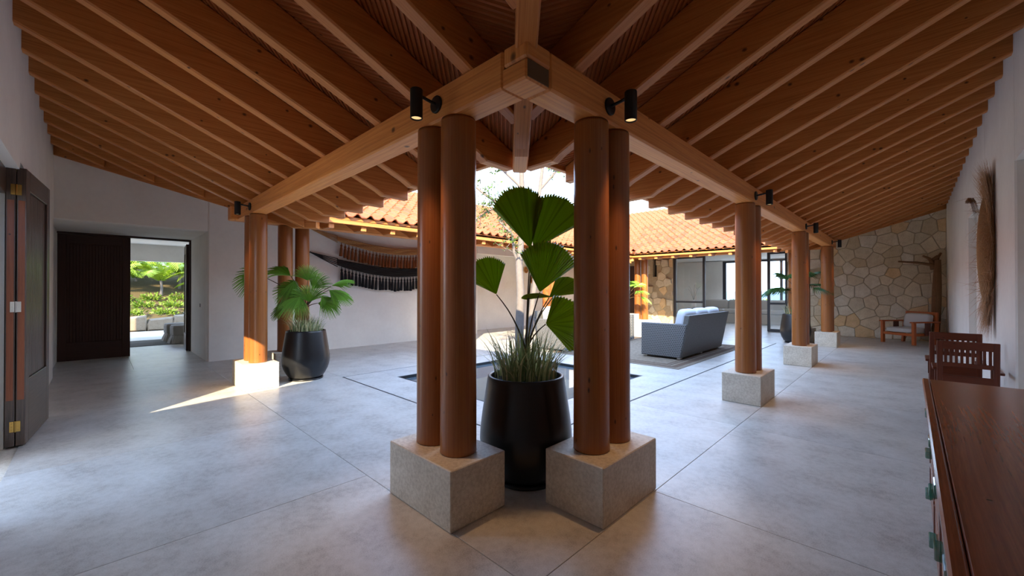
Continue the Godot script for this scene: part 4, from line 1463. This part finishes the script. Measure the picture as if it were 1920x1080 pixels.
	for k in 5:
		var an := k * 1.3
		var st := MB.new()
		var e := Vector3(cos(an) * 0.3, 1.55 + 0.12 * (k % 3), sin(an) * 0.3)
		stalk(st, Vector3(0, 1.05, 0), e, 0.006, 0.004, Vector3(0, 0.15, 0))
		part(v, "stem", st, M.petiole)
		var fm := MB.new()
		for p in 5:
			var pa := TAU * p / 5.0
			var dv := Vector3(-0.2, cos(pa), sin(pa)).normalized()
			var sdv := dv.cross(Vector3.RIGHT).normalized() * 0.03
			fm.quad(e, e + dv * 0.04 + sdv, e + dv * 0.08, e + dv * 0.04 - sdv, Vector3.LEFT)
		part(v, "blossom", fm, M.pot_white)

# ---------------------------------------------------------------- furniture
func soft_box(m: MB, c: Vector3, s: Vector3, puff: float, xf := Transform3D.IDENTITY) -> void:
	# a cushion: a rounded box whose faces swell
	var N := 10
	for ax in 3:
		var i := (ax + 1) % 3
		var j := (ax + 2) % 3
		for sd in [-1.0, 1.0]:
			var grid := []
			for u in N + 1:
				var row := []
				for v in N + 1:
					var q := Vector3.ZERO
					q[ax] = sd
					q[i] = -1.0 + 2.0 * u / N
					q[j] = -1.0 + 2.0 * v / N
					var e := Vector3.ZERO
					# superellipsoid: push the cube's points onto a rounded shape
					var l := pow(pow(absf(q.x), 6.0) + pow(absf(q.y), 6.0) + pow(absf(q.z), 6.0), 1.0 / 6.0)
					e = q / l
					var thin := s.min_axis_index()
					var ed := 1.0
					for k in 3:
						if k != thin:
							ed *= sqrt(maxf(0.0, 1.0 - pow(absf(e[k]), 2.6)))
					e[thin] *= lerpf(1.0 - puff, 1.0, ed)
					row.append([xf * (c + e * s * 0.5), (xf.basis * (Vector3(pow(absf(e.x), 5.0) * signf(e.x), pow(absf(e.y), 5.0) * signf(e.y), pow(absf(e.z), 5.0) * signf(e.z)) / s)).normalized()])
				grid.append(row)
			for u in N:
				for v in N:
					var A = grid[u][v]; var B = grid[u + 1][v]; var C = grid[u + 1][v + 1]; var D = grid[u][v + 1]
					m.tri_n(A[0], B[0], C[0], A[1], B[1], C[1], Vector2.ZERO, Vector2.ZERO, Vector2.ZERO)
					m.tri_n(A[0], C[0], D[0], A[1], C[1], D[1], Vector2.ZERO, Vector2.ZERO, Vector2.ZERO)

func make_sofa(label: String, at: Vector3, turn: float, L: float, seats: int, tone: Material) -> Node3D:
	# local x along the sofa, +z its back; the back leans outwards
	var o := thing("wicker_sofa", label, "sofa", at, turn, "wicker patio sofas")
	var h := L * 0.5
	var m := MB.new()
	# arms: side panels with a slanted rear edge
	for sd in [-1.0, 1.0]:
		m = MB.new()
		var poly := PackedVector2Array([Vector2(-0.52, 0.04), Vector2(0.36, 0.04), Vector2(0.50, 0.76), Vector2(-0.52, 0.76)])
		m.prism(poly, 0.16, 0.012, Transform3D(Basis(Vector3(0, 0, 1), Vector3.UP, Vector3(-1, 0, 0)), Vector3(sd * (h - 0.08), 0, 0)))
		part(o, "arm", m, M.wicker)
	m = MB.new()
	var bk := PackedVector2Array([Vector2(0.28, 0.05), Vector2(0.38, 0.05), Vector2(0.555, 0.95), Vector2(0.44, 0.95)])
	m.prism(bk, L - 0.06, 0.012, Transform3D(Basis(Vector3(0, 0, 1), Vector3.UP, Vector3(-1, 0, 0)), Vector3.ZERO))
	part(o, "backrest", m, M.wicker_back)
	m = MB.new()
	m.box(Vector3(-h + 0.16, 0.05, -0.5), Vector3(h - 0.16, 0.32, 0.29), 0.01)
	part(o, "seat_base", m, M.wicker)
	for sx in [-h + 0.12, 0.0, h - 0.12]:
		for sz in [-0.45, 0.30]:
			m = MB.new()
			m.box(Vector3(sx - 0.05, 0.0, sz - 0.04), Vector3(sx + 0.05, 0.045, sz + 0.04), 0.004)
			part(o, "foot", m, M.steel)
	var w := (L - 0.34) / seats
	for k in seats:
		var x := -h + 0.17 + w * (k + 0.5)
		m = MB.new()
		soft_box(m, Vector3(x, 0.40, -0.12), Vector3(w - 0.01, 0.18, 0.80), 0.18)
		part(o, "seat_cushion", m, tone)
		m = MB.new()
		soft_box(m, Vector3.ZERO, Vector3(w - 0.005, 0.62, 0.26), 0.5, Transform3D(Basis(Vector3.RIGHT, 0.17), Vector3(x, 0.76, 0.26)))
		part(o, "back_cushion", m, tone)
	return o

func build_patio() -> void:
	M.cushion = plain(Color(0.80, 0.78, 0.75), 0.95)
	M.cushion_blue = plain(Color(0.78, 0.80, 0.83), 0.95)
	# woven plastic: fine weave in colour and relief
	var wv := PackedByteArray()
	wv.resize(128 * 128)
	for y in 128:
		for x in 128:
			var cx := int(x / 8.0)
			var cy := int(y / 8.0)
			var hole := (cx + (cy / 2)) % 2 == 0 and cy % 2 == 0
			var edge := sin(PI * (x % 8 + 0.5) / 8.0) * 0.6 + 0.4
			wv[y * 128 + x] = int((0.35 if hole else 0.85) * edge * 255.0)
	var wt := gray_tex(128, 128, wv)
	M.wicker = tri_mat(wt, Color(0.60, 0.60, 0.60), 0.6, 3.2)
	var b2 := tri_mat(noise_tex(), Color(0.46, 0.455, 0.44), 0.6, 3.0)
	M.wicker_back = b2
	var rug := thing("patio_rug", "large brown striped rug under the wicker sofas", "rug", V(9.9, 0.0, 4.75))
	var m := MB.new()
	m.box(Vector3(-2.22, 0.001, -1.62), Vector3(2.22, 0.009, 1.62), 0.003)
	part(rug, "field", m, tri_mat(noise_tex(), Color(0.62, 0.56, 0.48), 1.0, 1.2))
	m = MB.new()
	for q in [[0.10, 0.22], [0.28, 0.32], [0.36, 0.40]]:
		var i0: float = q[0]
		var i1: float = q[1]
		m.box(Vector3(-2.22 + i0, 0.009, -1.62 + i0), Vector3(2.22 - i0, 0.011, -1.62 + i1), 0.0)
		m.box(Vector3(-2.22 + i0, 0.009, 1.62 - i1), Vector3(2.22 - i0, 0.011, 1.62 - i0), 0.0)
		m.box(Vector3(-2.22 + i0, 0.009, -1.62 + i1), Vector3(-2.22 + i1, 0.011, 1.62 - i1), 0.0)
		m.box(Vector3(2.22 - i1, 0.009, -1.62 + i1), Vector3(2.22 - i0, 0.011, 1.62 - i1), 0.0)
	part(rug, "border_stripes", m, plain(Color(0.36, 0.29, 0.23), 1.0))
	make_sofa("grey wicker sofa turning its back to the right corridor", V(9.98, 0.012, 3.86), 0.0, 2.62, 3, M.cushion_blue)
	make_sofa("long wicker sofa with cream seats across the rug, behind the central palm", V(9.55, 0.012, 6.42), PI, 3.4, 4, M.cushion)

func noise_tex() -> Texture2D:
	if not M.has("mat_noise"):
		M.mat_noise = ramp_tex(256, 256, [[noise_bytes(41, 0.03, 4, 256, 256), 1.0], [noise_bytes(43, 0.3, 2, 256, 256), 1.2]], [[0.0, Color(0.55, 0.55, 0.55)], [1.0, Color(1, 1, 1)]])
	return M.mat_noise

func build_hammock(label: String, dark: bool, yl: float, yb: float, band: float, tassel: float, body: Material, fringe: Material) -> void:
	# hangs in front of the plaster wall from two hooks; local x runs along the wall
	var o := thing("hanging_hammock", label, "hammock", V(5.95, 0, 10.40), 0.0, "hammocks on the back wall")
	var half := 2.32
	var yy := func(x: float) -> float:
		var f := absf(x) / half
		return yb + (yl - yb) * pow(f, 1.7)
	var m: MB
	# gathered cords at both ends, each tied to a hook in the wall
	for sd in [-1.0, 1.0]:
		m = MB.new()
		m.tube([Vector3(sd * half, yl, -0.099), Vector3(sd * half, yl, -0.02), Vector3(sd * half, yl + 0.02, 0.0)], [0.012, 0.01, 0.01], 8)
		part(o, "wall_hook", m, M.black_metal)
		m = MB.new()
		for c in 5:
			var path := []
			var rad := []
			for k in 6:
				var f := k / 5.0
				var x: float = sd * lerpf(half, 1.66, f)
				path.append(Vector3(x, yy.call(x) - band * f * (c - 0.5) * 0.22, -0.004 * c))
				rad.append(0.011)
			m.tube(path, rad, 6)
		part(o, "end_cords", m, body)
	m = MB.new()
	var N := 60
	for rib in 5:
		var path := []
		var rad := []
		for k in N + 1:
			var x := lerpf(-1.68, 1.68, float(k) / N)
			var e := 1.0 - 0.35 * pow(absf(x) / 1.68, 3.0)
			path.append(Vector3(x, yy.call(x) - band * e * (rib + 0.2) / 5.0, 0.012 * sin(rib * 1.3 + x * 9.0) + 0.02))
			rad.append(band * 0.13 * e * (1.0 + 0.10 * sin(x * 55.0 + rib)))
		m.tube(path, rad, 8)
	part(o, "woven_band", m, body)
	var tm := MB.new()
	tm.lathe(PackedVector2Array([Vector2(0, 0.0), Vector2(0.010, -0.005), Vector2(0.010, -0.05), Vector2(0.026, -0.075), Vector2(0.028, -0.10), Vector2(0.020, -0.115), Vector2(0.032, -0.16), Vector2(0.042, -tassel), Vector2(0.034, -tassel - 0.01), Vector2(0, -tassel - 0.012)]), Vector3.ZERO, 10)
	var me := tm.mesh()
	var n := 34
	for k in n:
		var x := lerpf(-1.62, 1.62, (k + 0.5) / n)
		var e := 1.0 - 0.35 * pow(absf(x) / 1.68, 3.0)
		put(o, "tassel", me, fringe, Transform3D(Basis(Vector3(0, 0, 1), rng.randf_range(-0.06, 0.06)).scaled(Vector3(1, rng.randf_range(0.94, 1.05), 1)), Vector3(x, yy.call(x) - band * e * 0.98, 0.02)))

func build_decor() -> void:
	build_hammock("brown hammock with tassels, the upper of the two on the back wall", false, 3.0, 2.66, 0.17, 0.36, tri_mat(noise_tex(), Color(0.84, 0.60, 0.36), 0.9, 6.0), tri_mat(noise_tex(), Color(0.62, 0.33, 0.12), 0.9, 8.0))
	build_hammock("black hammock with tassels, the lower of the two on the back wall", true, 2.42, 2.09, 0.23, 0.38, plain(Color(0.10, 0.09, 0.095), 0.9), plain(Color(0.085, 0.08, 0.09), 0.9))
	# woven discs on the far wall
	var spots := [[13.05, 1.95, 0.17], [13.75, 2.0, 0.15], [13.35, 2.42, 0.13], [12.65, 2.35, 0.14], [13.9, 2.5, 0.16]]
	var names := ["lower left", "lower right", "middle top", "upper left", "upper right"]
	for k in spots.size():
		var q: Array = spots[k]
		var o := thing("woven_plate", "round straw plate on the far wall, %s of five" % names[k], "basket", V(q[0], q[1], 11.585), 0.0, "straw plates on the far wall")
		var m := MB.new()
		var pr := PackedVector2Array()
		for i in 12:
			var f := i / 11.0
			pr.append(Vector2(q[2] * (1.0 - f), 0.012 + 0.012 * (i % 2) + 0.02 * (1.0 - f)))
		m.lathe(pr, Vector3.ZERO, 28, Transform3D(Basis(Vector3.RIGHT, PI / 2), Vector3.ZERO))
		part(o, "coil", m, plain(Color(0.72, 0.50, 0.26), 0.9))
		m = MB.new()
		m.lathe(PackedVector2Array([Vector2(q[2] * 0.62, 0.045), Vector2(q[2] * 0.55, 0.05), Vector2(q[2] * 0.48, 0.045)]), Vector3.ZERO, 28, Transform3D(Basis(Vector3.RIGHT, PI / 2), Vector3.ZERO))
		part(o, "dark_ring", m, plain(Color(0.35, 0.20, 0.09), 0.9))
	# dried palm spathe on the right wall
	var r := RandomNumberGenerator.new()
	r.seed = 61
	var h := thing("wall_hanging", "tall bundle of dried palm fibre hung on the right wall", "wall hanging", V(7.75, 2.0, -0.735))
	var m := MB.new()
	var pr := PackedVector2Array()
	for k in 15:
		var f := k / 14.0
		pr.append(Vector2(0.16 * pow(sin(PI * clampf(f, 0.01, 0.99)), 0.55), -0.72 + 1.44 * f))
	m.lathe(pr, Vector3.ZERO, 24, Transform3D(Basis.from_scale(Vector3(1.0, 1, 0.5)), Vector3(0, 0, -0.06)))
	part(h, "woven_core", m, tri_mat(noise_tex(), Color(0.84, 0.63, 0.42), 0.9, 7.0))
	var fb := MB.new()
	for i in 1900:
		var side := r.randf()
		var p: Vector3
		var d: Vector3
		if side < 0.34:
			p = Vector3(r.randf_range(-0.12, 0.12), r.randf_range(0.5, 0.8), r.randf_range(-0.07, -0.01))
			d = Vector3(r.randf_range(-0.3, 0.35), 1.0, r.randf_range(-0.35, 0.05))
		elif side < 0.62:
			p = Vector3(r.randf_range(-0.1, 0.1), r.randf_range(-0.75, -0.45), r.randf_range(-0.07, -0.01))
			d = Vector3(r.randf_range(-0.25, 0.3), -1.0, r.randf_range(-0.3, 0.05))
		else:
			var sg := 1.0 if r.randf() < 0.55 else -1.0
			p = Vector3(sg * r.randf_range(0.06, 0.16), r.randf_range(-0.7, 0.7), r.randf_range(-0.06, -0.01))
			d = Vector3(sg * r.randf_range(0.15, 0.7), r.randf_range(-1.0, 1.0) * (0.9 if sg < 0 else 1.0), r.randf_range(-0.25, 0.02))
		var L := r.randf_range(0.16, 0.42)
		d = d.normalized()
		var e := p + d * L + Vector3(0, -0.04, 0)
		var g := r.randf_range(0.6, 1.15)
		fb.col = Color(0.46 * g, 0.22 * g, 0.09 * g) if r.randf() < 0.6 else Color(0.55 * g, 0.34 * g, 0.19 * g)
		var sd := d.cross(Vector3(0.3, 0.2, 1)).normalized() * 0.0022
		var mid := p.lerp(e, 0.5) + Vector3(0, 0.03, 0)
		fb.quad(p - sd, p + sd, mid + sd, mid - sd, Vector3(0, 0, -1))
		fb.quad(mid - sd, mid + sd, e + sd * 0.2, e - sd * 0.2, Vector3(0, 0, -1))
	var vm := plain(Color(1, 1, 1), 0.9)
	vm.vertex_color_use_as_albedo = true
	var fo := part(h, "fibres", fb, vm)
	fo.set_meta("kind", "stuff")
	# a curl of fibre standing out at the upper left
	fb = MB.new()
	for i in 160:
		var w := r.randf_range(-0.03, 0.03)
		var path := []
		for k in 6:
			var f := k / 5.0
			path.append(Vector3(0.14 + 0.26 * f + w, 0.05 + 0.75 * sin(f * 1.7) - 0.12 * f * f + r.randf_range(-0.02, 0.02), -0.08 - 0.1 * f + w))
		for k in 5:
			var sd := Vector3(0.002, 0.002, 0)
			var g := r.randf_range(0.7, 1.1)
			fb.col = Color(0.34 * g, 0.18 * g, 0.08 * g)
			fb.quad(path[k] - sd, path[k] + sd, path[k + 1] + sd, path[k + 1] - sd, Vector3(0, 0, -1))
	fo = part(h, "fibre_curl", fb, vm)
	fo.set_meta("kind", "stuff")
	# dried palm branch in the corner
	var dw := thing("dried_branch", "twisted dried palm branch leaning in the stone wall corner", "branch", V(16.62, 0.0, -0.50))
	m = MB.new()
	for i in 16:
		var an := TAU * i / 16.0
		var path := []
		var rad := []
		for k in 9:
			var f := k / 8.0
			var sp := lerpf(0.06, 0.13, sin(f * 2.6)) * (1.0 - 0.35 * f)
			path.append(Vector3(cos(an + f * 0.6) * sp + 0.02 - 0.10 * f * f, 2.35 * f, sin(an + f * 0.6) * sp * 0.8 + 0.05 * f))
			rad.append(lerpf(0.020, 0.016, f))
		m.tube(path, rad, 6)
	part(dw, "stalks", m, M.branch)
	m = MB.new()
	for q in [[Vector3(-0.05, 2.2, 0.0), Vector3(-0.25, 2.28, -0.35), Vector3(-0.35, 2.33, -0.75), 0.045], [Vector3(-0.05, 2.25, 0.02), Vector3(0.05, 2.42, 0.05), Vector3(0.12, 2.55, 0.12), 0.055], [Vector3(-0.05, 2.2, -0.02), Vector3(-0.12, 2.40, -0.12), Vector3(-0.1, 2.48, -0.25), 0.05], [Vector3(0.0, 2.1, 0.0), Vector3(0.02, 2.35, -0.05), Vector3(-0.08, 2.45, 0.05), 0.10]]:
		m.tube([q[0], q[1], q[2]], [q[3], q[3] * 0.75, q[3] * 0.45], 8)
	part(dw, "knobbly_head", m, M.branch)

func build_seats() -> void:
	# lounge armchair by the stone wall; local -z is its front
	var ang := atan2(-0.83, 0.55)
	var o := thing("lounge_chair", "low timber armchair with cream cushions before the stone wall", "armchair", V(16.05, 0.0, 0.03))
	o.rotation.y = atan2(0.80, 0.60) 
	var W := 0.80
	var m := MB.new()
	for sx in [-1.0, 1.0]:
		m = MB.new()
		m.box(Vector3(sx * W * 0.5 - 0.035, 0.001, -0.42), Vector3(sx * W * 0.5 + 0.035, 0.60, -0.34), 0.006, 1)
		part(o, "leg", m, M.armchair)
		m = MB.new()
		var lg := PackedVector2Array([Vector2(0.28, 0.001), Vector2(0.36, 0.001), Vector2(0.42, 0.60), Vector2(0.34, 0.60)])
		m.prism(lg, 0.06, 0.005, Transform3D(Basis(Vector3(0, 0, 1), Vector3.UP, Vector3(-1, 0, 0)), Vector3(sx * W * 0.5, 0, 0)), true)
		part(o, "leg", m, M.armchair)
		m = MB.new()
		m.box(Vector3(sx * W * 0.5 - 0.05, 0.60, -0.46), Vector3(sx * W * 0.5 + 0.05, 0.635, 0.44), 0.008, 2)
		part(o, "armrest", m, M.armchair)
		m = MB.new()
		m.box(Vector3(sx * W * 0.5 - 0.012, 0.26, -0.02), Vector3(sx * W * 0.5 + 0.012, 0.60, 0.16), 0.004, 1)
		part(o, "side_board", m, M.chair_dark)
		m = MB.new()
		m.box(Vector3(sx * (W * 0.5 - 0.04) - 0.02, 0.24, -0.36), Vector3(sx * (W * 0.5 - 0.04) + 0.02, 0.31, 0.34), 0.004, 2)
		part(o, "side_rail", m, M.armchair)
	m = MB.new()
	m.box(Vector3(-W * 0.5 + 0.035, 0.24, -0.41), Vector3(W * 0.5 - 0.035, 0.31, -0.37), 0.004, 0)
	part(o, "front_rail", m, M.armchair)
	for y in [0.66, 0.80]:
		m = MB.new()
		m.box(Vector3(-W * 0.5 + 0.02, y, 0.40), Vector3(W * 0.5 - 0.02, y + 0.09, 0.44), 0.006, 0)
		part(o, "back_rail", m, M.armchair)
	for sx in [-1.0, 1.0]:
		m = MB.new()
		m.box(Vector3(sx * (W * 0.5 - 0.04) - 0.03, 0.31, 0.39), Vector3(sx * (W * 0.5 - 0.04) + 0.03, 0.89, 0.45), 0.005, 1)
		part(o, "back_post", m, M.armchair)
	m = MB.new()
	soft_box(m, Vector3(0, 0.385, -0.04), Vector3(W - 0.1, 0.15, 0.74), 0.2)
	part(o, "seat_cushion", m, M.cushion)
	m = MB.new()
	soft_box(m, Vector3.ZERO, Vector3(W - 0.12, 0.44, 0.16), 0.4, Transform3D(Basis(Vector3.RIGHT, 0.22), Vector3(0, 0.63, 0.29)))
	part(o, "back_cushion", m, M.cushion)
	# two slatted chairs behind the console
	slat_chair("dark slatted chair right behind the console end", V(6.35, 0.0, -0.42), 0.44, 0.96, 9)
	slat_chair("dark chair with a plain top rail behind the first slatted chair", V(7.05, 0.0, -0.37), 0.42, 1.0, 8)

func slat_chair(label: String, at: Vector3, w: float, h: float, n: int) -> void:
	# its back faces the camera (local -x), the seat reaches to +x
	var o := thing("slatted_chair", label, "chair", at, 0.0, "dark slatted chairs")
	var m: MB
	for sz in [-1.0, 1.0]:
		m = MB.new()
		var pl := PackedVector2Array([Vector2(0.0, 0.001), Vector2(0.04, 0.001), Vector2(0.045, 0.45), Vector2(0.0, h), Vector2(-0.035, h), Vector2(0.005, 0.45)])
		m.prism(pl, 0.045, 0.004, Transform3D(Basis.IDENTITY, Vector3(0, 0, sz * (w * 0.5 - 0.022))), true)
		part(o, "leg", m, M.chair_dark)
		m = MB.new()
		m.box(Vector3(0.40, 0.001, sz * (w * 0.5 - 0.022) - 0.02), Vector3(0.445, 0.44, sz * (w * 0.5 - 0.022) + 0.02), 0.004, 1)
		part(o, "leg", m, M.chair_dark)
		m = MB.new()
		m.box(Vector3(0.0, 0.64, sz * (w * 0.5 + 0.008) - 0.025), Vector3(0.43, 0.665, sz * (w * 0.5 + 0.008) + 0.025), 0.004, 0)
		part(o, "armrest", m, M.chair_dark)
		m = MB.new()
		m.box(Vector3(0.39, 0.44, sz * (w * 0.5 - 0.01) - 0.015), Vector3(0.425, 0.64, sz * (w * 0.5 - 0.01) + 0.015), 0.003, 1)
		part(o, "arm_post", m, M.chair_dark)
	var tilt := func(y: float) -> float: return -0.0355 * (y - 0.45) / (h - 0.45) + 0.012
	for q in [[h - 0.085, h, "top_rail"], [h - 0.27, h - 0.225, "mid_rail"], [0.46, 0.60, "lower_rail"]]:
		m = MB.new()
		var t: float = tilt.call((q[0] + q[1]) * 0.5)
		m.box(Vector3(t - 0.012, q[0], -w * 0.5 + 0.04), Vector3(t + 0.012, q[1], w * 0.5 - 0.04), 0.004, 2)
		part(o, q[2], m, M.chair_dark)
	for k in n:
		m = MB.new()
		var z := -w * 0.5 + 0.045 + (w - 0.09) * (k + 0.5) / n
		var t: float = tilt.call(h - 0.15)
		m.box(Vector3(t - 0.007, h - 0.225, z - 0.011), Vector3(t + 0.007, h - 0.08, z + 0.011), 0.002, 1)
		part(o, "slat", m, M.chair_dark)
	for k in 6:
		m = MB.new()
		var x := 0.05 + 0.066 * k
		m.box(Vector3(x, 0.435, -w * 0.5 + 0.01), Vector3(x + 0.054, 0.455, w * 0.5 - 0.01), 0.004, 2)
		part(o, "seat_board", m, M.chair_dark)

func build_console() -> void:
	# long chest at the right edge of the picture; its front looks towards the patio
	var o := thing("console_chest", "long reddish brown chest with green glass pulls at the right", "chest", V(2.25, 0.0, -0.39))
	var m := MB.new()
	var hl := 1.70
	# local x = a, local z = -b ; front at z = -0.335
	m.box(Vector3(-hl, 0.868, -0.335), Vector3(hl, 0.90, -0.302), 0.006, 0)
	part(o, "top_moulding", m, M.console)
	m = MB.new()
	m.box(Vector3(-hl, 0.866, -0.300), Vector3(hl, 0.897, 0.335), 0.004, 0)
	part(o, "top_board", m, M.console)
	m = MB.new()
	m.box(Vector3(-hl + 0.03, 0.845, -0.312), Vector3(hl - 0.03, 0.866, 0.32), 0.003, 0)
	part(o, "under_moulding", m, M.console)
	m = MB.new()
	m.box(Vector3(-hl + 0.05, 0.08, -0.285), Vector3(hl - 0.05, 0.845, 0.31), 0.004, 1)
	part(o, "carcass", m, M.console)
	for sx in [-hl + 0.06, hl - 0.16]:
		for sz in [-0.28, 0.2]:
			m = MB.new()
			m.box(Vector3(sx, 0.001, sz), Vector3(sx + 0.1, 0.08, sz + 0.1), 0.006, 1)
			part(o, "foot", m, M.console)
	var gm := plain(Color(0.10, 0.55, 0.46, 0.55), 0.03)
	gm.transparency = BaseMaterial3D.TRANSPARENCY_ALPHA
	var cols := 5
	var w := (2.0 * hl - 0.14) / cols
	for c in cols:
		for row in 3:
			m = MB.new()
			var x0 := -hl + 0.07 + c * w
			var y0 := 0.11 + row * 0.245
			m.box(Vector3(x0 + 0.01, y0, -0.300), Vector3(x0 + w - 0.01, y0 + 0.23, -0.284), 0.004, 0)
			var d := part(o, "drawer", m, M.console)
			m = MB.new()
			m.box(Vector3(x0 + 0.02, y0 + 0.01, -0.304), Vector3(x0 + 0.05, y0 + 0.22, -0.299), 0.001, 1)
			m.box(Vector3(x0 + w - 0.05, y0 + 0.01, -0.304), Vector3(x0 + w - 0.02, y0 + 0.22, -0.299), 0.001, 1)
			part(d, "bead", m, M.chair_dark)
			m = MB.new()
			var px := x0 + w * 0.5
			m.box(Vector3(px - 0.05, y0 + 0.13, -0.330), Vector3(px + 0.05, y0 + 0.17, -0.300), 0.004)
			part(d, "glass_pull", m, gm)
